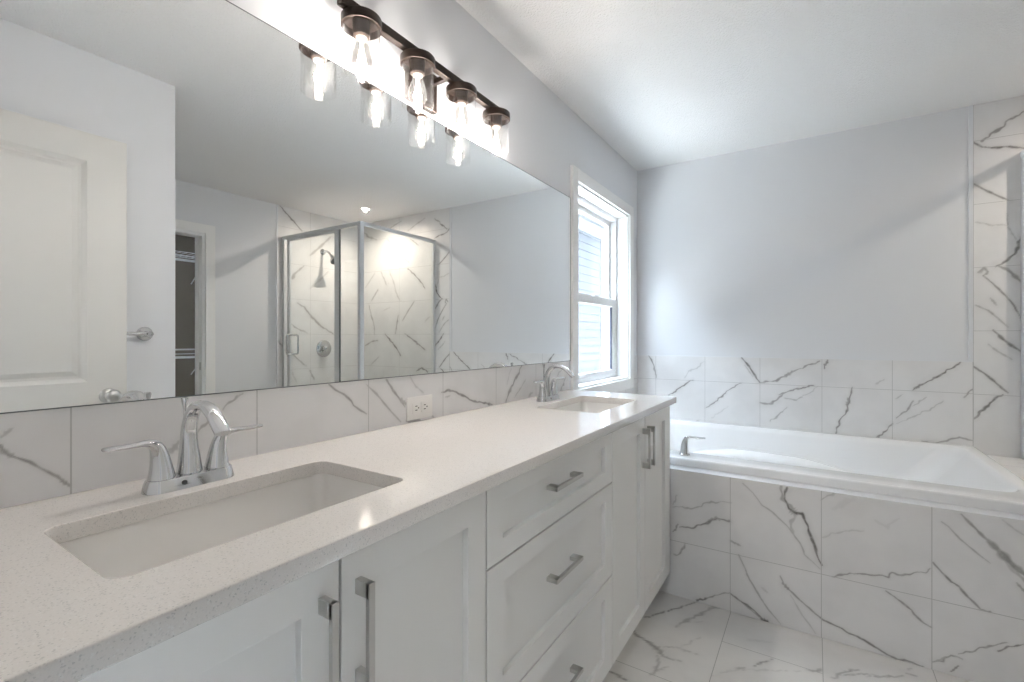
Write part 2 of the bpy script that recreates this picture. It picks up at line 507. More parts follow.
# ------------------------------------------------------------------ marble tiling
# veins drawn tile by tile, in metres on each face: (points, half width, strength)
VEINS = {
    'apron': [
        ([(0.528, 0.406), (0.605, 0.414), (0.649, 0.432), (0.692, 0.463), (0.71, 0.459), (0.77, 0.475)], 0.003, 0.45),
        ([(0.561, 0.317), (0.618, 0.33), (0.68, 0.367), (0.719, 0.391), (0.752, 0.39), (0.767, 0.393)], 0.0045, 0.75),
        ([(0.686, 0.375), (0.71, 0.391), (0.728, 0.388)], 0.009, 0.5),
        ([(0.531, 0.291), (0.551, 0.329)], 0.005, 0.6),
        ([(0.528, 0.419), (0.548, 0.46)], 0.004, 0.3),
        ([(0.583, 0.249), (0.564, 0.205), (0.548, 0.184), (0.531, 0.19)], 0.004, 0.55),
        ([(0.772, 0.304), (0.793, 0.299), (0.807, 0.295)], 0.004, 0.5),
        ([(0.634, 0.004), (0.668, 0.028), (0.71, 0.05), (0.752, 0.074), (0.772, 0.078)], 0.0035, 0.6),
        ([(0.634, 0.004), (0.674, 0.033)], 0.005, 0.9),
        ([(0.772, 0.076), (0.821, 0.052), (0.86, 0.036), (0.899, 0.003)], 0.004, 0.85),
        ([(0.807, 0.252), (0.838, 0.175), (0.866, 0.127), (0.899, 0.081)], 0.0028, 0.5),
        ([(0.816, 0.567), (0.859, 0.529), (0.892, 0.484), (0.931, 0.462), (0.988, 0.412), (1.003, 0.391), (1.031, 0.354), (1.043, 0.315), (1.099, 0.269)], 0.0026, 0.5),
        ([(0.963, 0.573), (0.969, 0.52), (0.994, 0.503), (1.012, 0.475)], 0.007, 0.6),
        ([(0.982, 0.573), (0.975, 0.525), (0.991, 0.488), (1.019, 0.472), (1.037, 0.476), (1.052, 0.437), (1.067, 0.387), (1.081, 0.345), (1.099, 0.29)], 0.0055, 1),
        ([(0.994, 0.493), (1.012, 0.471)], 0.014, 0.6),
        ([(1.012, 0.468), (0.997, 0.432), (1, 0.397), (1.019, 0.369)], 0.005, 0.4),
        ([(0.774, 0.305), (0.809, 0.298)], 0.003, 0.45),
        ([(1.102, 0.541), (1.119, 0.566), (1.153, 0.582)], 0.003, 0.35),
        ([(0.774, 0.076), (0.839, 0.039), (0.896, 0.005)], 0.003, 0.65),
        ([(0.886, 0.006), (0.912, 0.005)], 0.006, 1),
        ([(0.805, 0.252), (0.836, 0.177), (0.873, 0.113), (0.912, 0.058), (0.96, 0.008)], 0.0028, 0.55),
        ([(0.96, 0.204), (0.975, 0.172), (1.025, 0.129), (1.073, 0.094), (1.101, 0.075)], 0.0032, 0.65),
        ([(0.969, 0.177), (0.988, 0.16)], 0.006, 0.7),
        ([(0.997, 0.135), (1.031, 0.074), (1.055, 0.046), (1.081, 0.01)], 0.0026, 0.35),
        ([(0.892, 0.137), (0.912, 0.124)], 0.005, 0.25),
        ([(1.139, 0.25), (1.172, 0.274), (1.208, 0.285), (1.261, 0.29), (1.308, 0.298), (1.32, 0.315), (1.339, 0.317), (1.371, 0.323), (1.403, 0.34), (1.429, 0.357)], 0.003, 0.7),
        ([(1.103, 0.549), (1.123, 0.567), (1.178, 0.585)], 0.003, 0.25),
        ([(1.103, 0.398), (1.136, 0.424), (1.19, 0.441), (1.232, 0.455)], 0.003, 0.25),
        ([(1.272, 0.498), (1.306, 0.483), (1.339, 0.522)], 0.006, 0.13),
        ([(1.142, 0.519), (1.202, 0.567)], 0.012, 0.1),
        ([(1.301, 0.244), (1.344, 0.218), (1.375, 0.195), (1.385, 0.179), (1.404, 0.162), (1.431, 0.149)], 0.0034, 0.75),
        ([(1.079, 0.088), (1.103, 0.074), (1.15, 0.062), (1.189, 0.049), (1.217, 0.043), (1.261, 0.028), (1.303, 0.009), (1.334, 0.001), (1.365, 0.003), (1.404, 0.004)], 0.0038, 0.85),
        ([(1.434, 0.027), (1.466, 0.053)], 0.003, 0.4),
        ([(1.434, 0.383), (1.456, 0.356), (1.483, 0.327), (1.504, 0.315), (1.521, 0.292), (1.536, 0.28)], 0.0034, 0.8),
        ([(1.453, 0.537), (1.476, 0.519), (1.502, 0.486), (1.529, 0.462), (1.554, 0.44), (1.58, 0.419)], 0.0024, 0.55),
        ([(1.506, 0.573), (1.529, 0.546), (1.551, 0.52), (1.576, 0.493), (1.598, 0.469)], 0.0045, 0.7),
        ([(1.576, 0.493), (1.601, 0.467), (1.619, 0.444), (1.639, 0.423), (1.663, 0.402)], 0.011, 0.75),
        ([(1.605, 0.455), (1.633, 0.413), (1.667, 0.379), (1.7, 0.35)], 0.006, 0.45),
        ([(1.646, 0.368), (1.667, 0.34)], 0.004, 0.55),
        ([(1.608, 0.575), (1.639, 0.547), (1.663, 0.533)], 0.003, 0.3),
        ([(1.48, 0.327), (1.502, 0.318), (1.519, 0.292), (1.54, 0.273), (1.558, 0.253), (1.578, 0.257)], 0.0034, 0.75),
        ([(1.434, 0.028), (1.46, 0.041), (1.482, 0.069), (1.502, 0.067), (1.512, 0.065)], 0.003, 0.6),
        ([(1.502, 0.08), (1.543, 0.11), (1.58, 0.138), (1.619, 0.164)], 0.0032, 0.65),
        ([(1.596, 0.13), (1.626, 0.149), (1.661, 0.171)], 0.0028, 0.85),
        ([(1.48, 0.015), (1.497, 0.042)], 0.0045, 0.75),
    ],
    'floor': [
        ([(0.586, 2.031), (0.628, 2.094), (0.666, 2.148), (0.703, 2.208), (0.745, 2.28)], 0.0045, 0.85),
        ([(0.709, 2.041), (0.742, 2.109), (0.772, 2.174), (0.798, 2.239), (0.819, 2.277)], 0.008, 0.5),
        ([(0.817, 2.272), (0.841, 2.279)], 0.004, 0.4),
        ([(0.57, 1.928), (0.589, 1.898), (0.634, 1.883), (0.675, 1.866), (0.708, 1.841)], 0.006, 0.75),
        ([(0.658, 1.874), (0.689, 1.856), (0.71, 1.834)], 0.013, 0.6),
        ([(0.711, 1.83), (0.741, 1.827), (0.778, 1.834)], 0.004, 0.5),
        ([(0.699, 1.818), (0.714, 1.768), (0.713, 1.734), (0.706, 1.709)], 0.006, 0.5),
        ([(0.707, 1.722), (0.725, 1.742), (0.745, 1.775)], 0.004, 0.4),
        ([(0.683, 1.876), (0.742, 1.904), (0.782, 1.903), (0.819, 1.913)], 0.0038, 0.45),
        ([(0.76, 1.912), (0.786, 1.976), (0.807, 2.024)], 0.003, 0.25),
        ([(0.768, 2.11), (0.798, 2.135)], 0.004, 0.25),
        ([(0.572, 1.643), (0.602, 1.642), (0.642, 1.632)], 0.005, 0.9),
        ([(0.791, 2.281), (0.828, 2.277), (0.868, 2.289), (0.909, 2.29), (0.966, 2.282), (1.01, 2.28)], 0.0035, 0.5),
        ([(0.888, 2.271), (0.936, 2.276), (0.981, 2.274), (1.013, 2.283)], 0.003, 0.4),
        ([(1.007, 1.952), (1.032, 1.99), (1.058, 2.025)], 0.004, 0.8),
        ([(0.953, 1.901), (0.977, 1.921)], 0.006, 0.5),
        ([(0.886, 1.819), (0.935, 1.872), (0.991, 1.919), (1.075, 1.972), (1.15, 2.013)], 0.003, 0.25),
        ([(1.189, 2.036), (1.211, 2.066)], 0.006, 0.6),
        ([(0.966, 2.104), (1.045, 2.139)], 0.008, 0.15),
        ([(1.256, 2.062), (1.277, 2.096), (1.319, 2.135)], 0.004, 0.6),
        ([(1.24, 2.033), (1.281, 2.078), (1.325, 2.11), (1.374, 2.138)], 0.004, 0.55),
        ([(1.348, 2.108), (1.397, 2.139), (1.453, 2.179)], 0.005, 0.55),
        ([(1.475, 2.229), (1.489, 2.253)], 0.004, 0.4),
        ([(1.464, 2.204), (1.49, 2.205)], 0.006, 0.5),
        ([(1.171, 2.031), (1.191, 2.036), (1.208, 2.059)], 0.005, 0.55),
    ],
    'back': [
        ([(0.085, 0.5), (0.109, 0.467), (0.127, 0.414), (0.142, 0.338)], 0.0048, 0.8),
        ([(0.231, 0.22), (0.304, 0.277), (0.387, 0.338)], 0.0048, 0.9),
        ([(0.338, 0.347), (0.36, 0.399), (0.414, 0.418), (0.462, 0.465)], 0.004, 0.3),
        ([(0.475, 0.155), (0.55, 0.214), (0.611, 0.278), (0.66, 0.313), (0.69, 0.329)], 0.0042, 0.75),
        ([(0.509, 0.089), (0.611, 0.174)], 0.003, 0.2),
        ([(0.69, 0.498), (0.728, 0.451), (0.757, 0.404), (0.776, 0.368), (0.795, 0.342)], 0.006, 0.95),
        ([(0.709, 0.45), (0.757, 0.377)], 0.004, 0.4),
        ([(0.795, 0.341), (0.887, 0.357), (0.941, 0.391), (1.015, 0.439)], 0.0045, 0.7),
        ([(0.932, 0.383), (0.985, 0.42)], 0.008, 0.6),
        ([(0.799, 0.212), (0.86, 0.21), (0.901, 0.249), (0.932, 0.277)], 0.007, 0.65),
        ([(0.901, 0.27), (0.959, 0.294), (1.02, 0.318)], 0.005, 0.7),
        ([(0.932, 0.251), (0.994, 0.245), (1.028, 0.263)], 0.004, 0.45),
        ([(0.855, 0.1), (0.905, 0.146), (0.945, 0.196)], 0.0035, 0.5),
        ([(0.414, 0.057), (0.43, 0.064)], 0.006, 0.25),
        ([(1.015, 0.438), (1.071, 0.464), (1.115, 0.485)], 0.005, 0.65),
        ([(1.015, 0.318), (1.06, 0.33), (1.084, 0.335)], 0.005, 0.9),
        ([(1.015, 0.262), (1.071, 0.288), (1.104, 0.333)], 0.003, 0.35),
        ([(1.137, 0.446), (1.156, 0.491)], 0.006, 0.85),
        ([(1.275, 0.335), (1.259, 0.255), (1.244, 0.19), (1.212, 0.13), (1.193, 0.05)], 0.0046, 0.85),
        ([(1.256, 0.268), (1.252, 0.223)], 0.008, 0.7),
        ([(1.381, 0.364), (1.42, 0.391)], 0.004, 0.3),
        ([(1.381, 0.047), (1.415, 0.082), (1.439, 0.121), (1.458, 0.144)], 0.0042, 0.75),
        ([(1.477, 0.174), (1.52, 0.226), (1.548, 0.274)], 0.0045, 0.6),
        ([(1.473, 0.149), (1.557, 0.199), (1.62, 0.24), (1.673, 0.283)], 0.003, 0.35),
        ([(1.543, 0.339), (1.584, 0.375), (1.656, 0.425), (1.708, 0.468), (1.742, 0.496)], 0.0055, 0.9),
        ([(1.548, 0.343), (1.57, 0.356)], 0.008, 0.7),
        ([(1.543, 0.246), (1.602, 0.302)], 0.003, 0.35),
        ([(1.473, 0.283), (1.501, 0.31)], 0.003, 0.35),
        ([(1.751, 0.312), (1.776, 0.345), (1.788, 0.368)], 0.004, 0.6),
        ([(1.584, 0.059), (1.62, 0.055), (1.673, 0.069), (1.734, 0.099), (1.788, 0.089)], 0.0048, 0.65),
        ([(1.463, 0.048), (1.529, 0.052)], 0.004, 0.4),
    ],
    'column': [
        ([(0.004, 2.204), (0.037, 2.173), (0.082, 2.163), (0.121, 2.16), (0.184, 2.137)], 0.005, 0.9),
        ([(0.03, 2.207), (0.069, 2.239), (0.102, 2.258), (0.127, 2.287), (0.152, 2.303), (0.184, 2.32)], 0.005, 0.75),
        ([(0.005, 1.988), (0.037, 1.958), (0.076, 1.926), (0.133, 1.882)], 0.005, 0.85),
        ([(0.082, 1.556), (0.113, 1.573), (0.14, 1.595), (0.157, 1.627), (0.167, 1.669), (0.187, 1.705)], 0.007, 0.9),
        ([(0.092, 1.555), (0.127, 1.533), (0.161, 1.487), (0.187, 1.457)], 0.008, 0.7),
        ([(0.021, 1.526), (0.043, 1.545), (0.053, 1.529), (0.036, 1.511)], 0.006, 0.6),
        ([(0.036, 1.511), (0.071, 1.469), (0.116, 1.406), (0.147, 1.358), (0.174, 1.285)], 0.004, 0.8),
        ([(0.007, 1.791), (0.071, 1.767), (0.127, 1.758)], 0.004, 0.35),
        ([(0.123, 1.819), (0.128, 1.76)], 0.003, 0.4),
        ([(0.127, 1.751), (0.161, 1.679)], 0.003, 0.4),
        ([(0.007, 1.359), (0.057, 1.327), (0.092, 1.287), (0.127, 1.243)], 0.004, 0.55),
        ([(0.064, 1.391), (0.085, 1.356)], 0.005, 0.45),
        ([(0.075, 1.226), (0.109, 1.181), (0.146, 1.142), (0.184, 1.112)], 0.007, 0.85),
        ([(0.053, 1.157), (0.087, 1.121), (0.139, 1.08)], 0.004, 0.45),
        ([(0.001, 1.036), (0.041, 1.003), (0.079, 0.963), (0.109, 0.927), (0.131, 0.905)], 0.005, 0.85),
        ([(0.003, 0.766), (0.049, 0.834), (0.09, 0.888), (0.109, 0.899)], 0.006, 0.9),
        ([(0.538, 2.254), (0.409, 2.309), (0.311, 2.346)], 0.006, 0.45),
        ([(0.865, 2.286), (0.736, 2.33), (0.631, 2.361)], 0.006, 0.5),
        ([(1.182, 2.31), (1.112, 2.254), (0.998, 2.218)], 0.012, 0.5),
        ([(0.832, 2.199), (0.736, 2.114), (0.652, 2.031), (0.528, 1.939)], 0.006, 0.4),
        ([(0.508, 2.17), (0.399, 2.093)], 0.007, 0.5),
        ([(0.538, 1.874), (0.448, 1.809), (0.369, 1.739), (0.311, 1.671)], 0.008, 0.8),
        ([(0.931, 1.875), (0.843, 1.732)], 0.008, 0.4),
        ([(0.8, 1.865), (0.736, 1.74), (0.672, 1.573)], 0.006, 0.35),
        ([(1.021, 1.866), (1.17, 1.721)], 0.006, 0.35),
        ([(0.976, 1.694), (1.066, 1.591)], 0.006, 0.45),
        ([(0.971, 1.688), (1.079, 1.576)], 0.007, 0.5),
        ([(0.723, 1.674), (0.653, 1.565)], 0.007, 0.4),
        ([(1.112, 1.533), (1.079, 1.428), (1.036, 1.339), (1.025, 1.222)], 0.007, 0.55),
        ([(0.45, 1.549), (0.536, 1.456), (0.614, 1.36)], 0.007, 0.55),
        ([(0.673, 1.418), (0.693, 1.333), (0.713, 1.235)], 0.009, 0.6),
        ([(0.898, 1.467), (0.794, 1.499)], 0.005, 0.25),
        ([(0.866, 1.224), (0.774, 1.15), (0.693, 1.079), (0.643, 1.01)], 0.009, 0.85),
        ([(0.584, 1.226), (0.459, 1.165), (0.366, 1.104), (0.311, 1.07)], 0.009, 0.7),
        ([(1.178, 1.103), (1.068, 1.148), (0.971, 1.163)], 0.007, 0.6),
        ([(0.961, 0.989), (1.079, 0.905)], 0.006, 0.4),
        ([(0.422, 0.863), (0.357, 0.893), (0.292, 0.875), (0.274, 0.856)], 0.008, 0.8),
        ([(0.247, 1.393), (0.301, 1.354)], 0.008, 0.3),
        ([(1.516, 2.35), (1.453, 2.286), (1.466, 2.174), (1.566, 2.037)], 0.01, 0.35),
        ([(1.416, 1.896), (1.503, 1.756)], 0.01, 0.7),
        ([(1.592, 1.296), (1.401, 1.35)], 0.01, 0.5),
        ([(1.566, 1.075), (1.401, 1.19)], 0.009, 0.4),
        ([(1.541, 1.426), (1.401, 1.455)], 0.008, 0.35),
    ],
    'shower_side': [
        ([(0.9, 2.398), (0.846, 2.343), (0.773, 2.29), (0.683, 2.211)], 0.008, 0.9),
        ([(0.598, 1.985), (0.494, 2.08), (0.368, 2.204)], 0.012, 0.55),
        ([(0.817, 1.721), (0.758, 1.789), (0.66, 1.877)], 0.009, 0.55),
        ([(0.78, 1.745), (0.758, 1.768)], 0.014, 0.6),
        ([(0.598, 1.665), (0.494, 1.754), (0.394, 1.853)], 0.01, 0.3),
        ([(0.728, 1.516), (0.652, 1.478), (0.582, 1.396), (0.477, 1.306), (0.377, 1.249), (0.334, 1.231)], 0.009, 0.65),
        ([(0.598, 1.41), (0.526, 1.348)], 0.016, 0.4),
        ([(0.817, 1.34), (0.728, 1.273), (0.621, 1.236)], 0.007, 0.5),
        ([(0.93, 1.182), (0.881, 1.108), (0.758, 1.017), (0.637, 0.914)], 0.008, 0.55),
        ([(0.598, 0.876), (0.55, 0.78)], 0.009, 0.6),
        ([(0.802, 0.908), (0.736, 0.766)], 0.008, 0.25),
    ],
    'backsplash': [
        ([(0.182, 0.101), (0.189, 0.085), (0.202, 0.076), (0.215, 0.067), (0.231, 0.05), (0.245, 0.038), (0.255, 0.026), (0.264, 0.017)], 0.0022, 0.75),
        ([(0.181, 0.093), (0.188, 0.087), (0.195, 0.081)], 0.004, 0.55),
        ([(0.179, 0.117), (0.185, 0.121), (0.195, 0.125)], 0.003, 0.4),
        ([(0.515, 0.115), (0.533, 0.131), (0.555, 0.147)], 0.003, 0.5),
        ([(0.463, 0.068), (0.475, 0.083), (0.495, 0.097)], 0.0035, 0.5),
        ([(0.411, 0.039), (0.422, 0.047), (0.435, 0.057)], 0.006, 0.5),
        ([(0.251, 0.03), (0.263, 0.016)], 0.003, 0.7),
        ([(0.779, 0.149), (0.801, 0.131), (0.83, 0.115), (0.851, 0.097), (0.859, 0.083), (0.879, 0.068), (0.904, 0.054)], 0.0028, 0.7),
        ([(0.905, 0.137), (0.932, 0.113), (0.959, 0.087), (0.988, 0.057), (1.03, 0.019)], 0.0022, 0.5),
        ([(0.982, 0.145), (1, 0.121), (1.03, 0.083)], 0.003, 0.55),
        ([(0.908, 0.133), (0.943, 0.107), (0.98, 0.066), (1.013, 0.032), (1.042, 0.006)], 0.0025, 0.5),
        ([(0.98, 0.145), (0.997, 0.121), (1.03, 0.085), (1.059, 0.051)], 0.004, 0.65),
        ([(1.03, 0.085), (1.062, 0.06)], 0.007, 0.5),
        ([(1.065, 0.008), (1.12, 0.003)], 0.008, 0.6),
        ([(1.077, 0.149), (1.101, 0.117), (1.139, 0.091)], 0.003, 0.3),
        ([(1.225, 0.085), (1.263, 0.087), (1.308, 0.076), (1.355, 0.055), (1.405, 0.034), (1.439, 0.023)], 0.0042, 0.8),
        ([(1.439, 0.023), (1.483, 0.018), (1.534, 0.003)], 0.0045, 0.8),
        ([(1.248, 0.065), (1.278, 0.064)], 0.004, 0.35),
        ([(1.179, 0.01), (1.189, 0.002)], 0.004, 0.5),
        ([(1.632, 0.002), (1.655, 0.038), (1.695, 0.079), (1.729, 0.115), (1.763, 0.149)], 0.006, 0.65),
        ([(1.639, 0.079), (1.671, 0.141)], 0.003, 0.25),
        ([(1.695, 0.017), (1.754, 0.05), (1.789, 0.085)], 0.005, 0.3),
        ([(1.816, 0.009), (1.853, 0.019)], 0.006, 0.35),
        ([(2.19, 0.066), (2.167, 0.029), (2.132, 0.005)], 0.006, 0.55),
        ([(2.098, 0.082), (2.143, 0.107)], 0.005, 0.35),
    ],
    'floor_extra': (0.45, 1.75, 1.45, 2.3),
}
# end of veins


def random_veins(rng, W, H, tw, th, u0, v0, density=1.0):
    """Sparse diagonal veins, each one inside its own tile."""
    out = []
    i0, i1 = math.floor((0 - u0) / tw), math.ceil((W - u0) / tw)
    j0, j1 = math.floor((0 - v0) / th), math.ceil((H - v0) / th)
    for i in range(i0, i1):
        for j in range(j0, j1):
            n = 1 + (rng.random() < 0.55 * density)
            for _ in range(n):
                a = math.radians(rng.choice([rng.uniform(25, 65), rng.uniform(115, 155), rng.uniform(150, 178)]))
                cx, cy = rng.uniform(0.15, 0.85) * tw, rng.uniform(0.15, 0.85) * th
                ln = rng.uniform(0.25, 0.75) * min(tw, th) * 1.1
                pts = []
                w = rng.uniform(0.002, 0.0045)
                s = rng.uniform(0.35, 0.95)
                m_ = 6
                off = 0
                for k in range(m_ + 1):
                    t = k / m_ - 0.5
                    off += rng.uniform(-0.011, 0.011)
                    pu = min(max(cx + math.cos(a) * ln * t - math.sin(a) * off, 0), tw)
                    pv = min(max(cy + math.sin(a) * ln * t + math.cos(a) * off, 0), th)
                    pts.append((u0 + i * tw + pu, v0 + j * th + pv))
                out.append((pts, w, s))
    return out


def vein_field(P, veins):
    """Darkness of the veining at points P (n,2) of a tiled face."""
    val = np.zeros(len(P))
    ph = P * 61.0
    jit = 0.0022 * (np.sin(ph[:, 0] * 1.0 + 2.1 * np.sin(ph[:, 1] * 0.9)) + 0.7 * np.sin(ph[:, 1] * 2.3 + 1.7 * np.sin(ph[:, 0] * 1.9)))
    Q = P + np.stack([jit, -jit], 1)
    for pts, w, s in veins:
        pts = np.array(pts, float)
        pad = w * 5 + 0.01
        lo, hi = pts.min(0) - pad, pts.max(0) + pad
        idx = np.nonzero((Q[:, 0] > lo[0]) & (Q[:, 0] < hi[0]) & (Q[:, 1] > lo[1]) & (Q[:, 1] < hi[1]))[0]
        if not len(idx): continue
        q = Q[idx]
        L = np.concatenate([[0], np.cumsum(np.linalg.norm(np.diff(pts, axis=0), axis=1))])
        best = np.full(len(idx), 1e9)
        tt = np.zeros(len(idx))
        for k in range(len(pts) - 1):
            a, d = pts[k], pts[k + 1] - pts[k]
            dd = float(d @ d) + 1e-12
            t = np.clip(((q - a) @ d) / dd, 0, 1)
            dist = np.linalg.norm(q - a - t[:, None] * d, axis=1)
            up = dist < best
            best[up] = dist[up]
            tt[up] = (L[k] + t[up] * (L[k + 1] - L[k])) / L[-1]
        taper = 0.6 + 0.4 * np.sin(np.pi * np.clip(tt, 0.02, 0.98)) ** 0.7
        ww = w * taper * (0.9 + 0.25 * np.sin(tt * 17 + pts[0, 0] * 40))
        core = np.clip(1.55 - best / np.maximum(ww, 1e-4), 0, 1)
        halo = 0.16 * np.clip(1 - best / (w * 4.5), 0, 1)
        val[idx] = np.maximum(val[idx], s * np.maximum(core, halo) * (0.55 + 0.45 * taper))
    return val


def tile_face(name, O, U, V, W, H, T, tile, uv0, key, step=0.006, parent=None, material=None, joint=0.0011, seed=1, density=1.0):
    """A tiled slab: face origin O, directions U and V, size W x H, thickness T behind it, tile = (width, height), uv0 = where a joint
    crossing lies, measured from O. Veins come from VEINS[key] when that face was drawn, else at random."""
    O, U, V = np.array(O, float), np.array(U, float), np.array(V, float)
    Nn = np.cross(U, V)
    nu, nv = max(2, int(W / step)), max(2, int(H / step))
    us, vs = np.linspace(0, W, nu + 1), np.linspace(0, H, nv + 1)
    G = np.stack(np.meshgrid(us, vs, indexing='ij'), -1).reshape(-1, 2)
    veins = list(VEINS.get(key, []))
    if not veins or key + '_extra' in VEINS:   # undrawn ground gets scattered veins
        rng = random.Random(seed)
        rv = random_veins(rng, W, H, tile[0], tile[1], uv0[0], uv0[1], density)
        lim = VEINS.get(key + '_extra')
        if lim:      # random veins only outside the drawn rectangle
            rv = [q for q in rv if not all(lim[0] < p[0] < lim[1] and lim[2] < p[1] < lim[3] for p in q[0])]
        veins += rv
    val = vein_field(G, veins)
    front = O + G[:, :1] * U + G[:, 1:] * V
    back = np.array([O + a * U + b_ * V - T * Nn for a, b_ in ((0, 0), (W, 0), (W, H), (0, H))])
    verts = np.concatenate([front, back])
    i = np.arange(nu)[:, None] * (nv + 1) + np.arange(nv)[None, :]
    i = i.reshape(-1)
    faces = np.stack([i, i + nv + 1, i + nv + 2, i + 1], 1).tolist()
    nb = len(front)
    bot = [k * (nv + 1) for k in range(nu + 1)]
    top = [k * (nv + 1) + nv for k in range(nu + 1)]
    lef = list(range(nv + 1))
    rig = [nu * (nv + 1) + k for k in range(nv + 1)]
    faces += [list(reversed(bot)) + [nb, nb + 1], top + [nb + 2, nb + 3], lef + [nb + 3, nb], list(reversed(rig)) + [nb + 1, nb + 2], [nb + 3, nb + 2, nb + 1, nb]]
    me = bpy.data.meshes.new(name)
    me.from_pydata(verts.tolist(), [], faces)
    va = np.concatenate([val, np.zeros(4)])
    at = me.attributes.new('vein', 'FLOAT', 'POINT')
    at.data.foreach_set('value', va.astype(np.float32))
    sz = me.attributes.new('tile_size', 'FLOAT_VECTOR', 'POINT')
    sz.data.foreach_set('vector', np.tile(np.array([tile[0], tile[1], joint], np.float32), len(verts)))
    uvl = me.uv_layers.new(name='tile')
    Gall = np.concatenate([G, [(0, 0), (W, 0), (W, H), (0, H)]])
    uvv = (Gall - np.array(uv0)) / np.array(tile)
    li = np.zeros(len(me.loops), np.int32)
    me.loops.foreach_get('vertex_index', li)
    uvl.data.foreach_set('uv', uvv[li].astype(np.float32).reshape(-1))
    return link_mesh(name, me, material or M['tile'], parent)


# ------------------------------------------------------------------ the room
YE = 3.376        # end wall
XR = 3.05         # far side wall
XN = 1.526        # near side wall, behind the open door
YN = 1.03         # where the room widens
TUB_Y = 2.225     # front of the tub surround
TZ = 0.582        # tub ledge height
TT = 0.33         # tile module
WY0, WY1, WZ0, WZ1 = 2.330, 3.180, 0.905, 2.035   # window opening

structure(tile_face('floor', (-0.1, -0.05, 0), (1, 0, 0), (0, 1, 0), XR + 0.2, YE + 0.15, 0.08, (TT, 0.66), (0.785 + 0.1, 1.99 + 0.05), 'floor', 0.008, None, M['floor_tile'], 0.0012, 5))

bm = bmesh.new()
add_box(bm, -0.16, XR + 0.12, -0.12, YE + 0.12, CEIL, CEIL + 0.1)
structure(obj('ceiling', bm, M['ceiling']))

bm = bmesh.new()
add_box(bm, -0.16, 0, -0.12, WY0, 0, CEIL)
add_box(bm, -0.16, 0, WY1, YE + 0.12, 0, CEIL)
add_box(bm, -0.16, 0, WY0, WY1, 0, WZ0)
add_box(bm, -0.16, 0, WY0, WY1, WZ1, CEIL)
structure(obj('wall_left', bm, M['wall']))
structure(obj('wall_back', box(0, XR + 0.12, YE, YE + 0.12, 0, CEIL), M['wall']))

CY0, CY1, CZ = 1.08, 1.84, 2.025   # closet doorway in the far side wall
bm = bmesh.new()
add_box(bm, XR, XR + 0.12, CY1, YE, 0, CEIL)
add_box(bm, XR, XR + 0.12, YN - 0.1, CY0, 0, CEIL)
add_box(bm, XR, XR + 0.12, CY0, CY1, CZ, CEIL)
structure(obj('wall_right', bm, M['wall']))
bm = bmesh.new()
add_box(bm, XN, XN + 0.1, 0, YN, 0, CEIL)
add_box(bm, XN + 0.1, XR, YN - 0.1, YN, 0, CEIL)
structure(obj('wall_nook', bm, M['wall']))

DX0, DX1, DZ = 0.655, 1.435, 2.045    # entry doorway
bm = bmesh.new()
add_box(bm, 0, DX0, -0.12, 0, 0, CEIL)
add_box(bm, DX1, XN + 0.1, -0.12, 0, 0, CEIL)
add_box(bm, DX0, DX1, -0.12, 0, DZ, CEIL)
structure(obj('wall_front', bm, M['wall']))

# hall behind the entry doorway
bm = bmesh.new()
add_box(bm, -0.6, 2.6, -2.6, -0.121, -0.08, 0.0)
structure(obj('floor_hall', bm, M['hall_floor']))
structure(obj('ceiling_hall', box(-0.7, 2.7, -2.7, -0.121, CEIL, CEIL + 0.1), M['ceiling']))
bm = bmesh.new()
add_box(bm, -0.7, -0.6, -2.7, -0.121, 0, CEIL)
add_box(bm, 2.6, 2.7, -2.7, -0.121, 0, CEIL)
add_box(bm, -0.6, 2.6, -2.7, -2.6, 0, CEIL)
add_box(bm, XN + 0.1, 2.6, -0.22, -0.121, 0, CEIL)
add_box(bm, -0.6, -0.161, -0.22, -0.121, 0, CEIL)
structure(obj('wall_hall', bm, M['wall']))
t = thing('fill_lamp', 'added round white fill lamp on the hall ceiling, unseen behind the camera', 'ceiling light', (1.0, -1.3, CEIL))  # body of the added fill lamp, never in view
obj('canopy', add_lathe(bmesh.new(), [(0.19, 0), (0.19, -0.03), (0.185, -0.035)], (1.0, -1.3, CEIL)), M['trim'], t, 40)
obj('diffuser', add_lathe(bmesh.new(), [(0.18, -0.035), (0.17, -0.05), (0.12, -0.06), (0, -0.064)], (1.0, -1.3, CEIL)), M['fill_glow'], t, 40)

# closet behind the far doorway
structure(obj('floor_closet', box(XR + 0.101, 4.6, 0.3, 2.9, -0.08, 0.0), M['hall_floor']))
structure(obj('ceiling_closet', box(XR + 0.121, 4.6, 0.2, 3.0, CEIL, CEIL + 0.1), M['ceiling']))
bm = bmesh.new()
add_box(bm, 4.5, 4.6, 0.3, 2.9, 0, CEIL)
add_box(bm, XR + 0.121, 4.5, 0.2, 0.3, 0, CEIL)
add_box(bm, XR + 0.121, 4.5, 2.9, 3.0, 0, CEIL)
structure(obj('wall_closet', bm, M['closet_shade']))


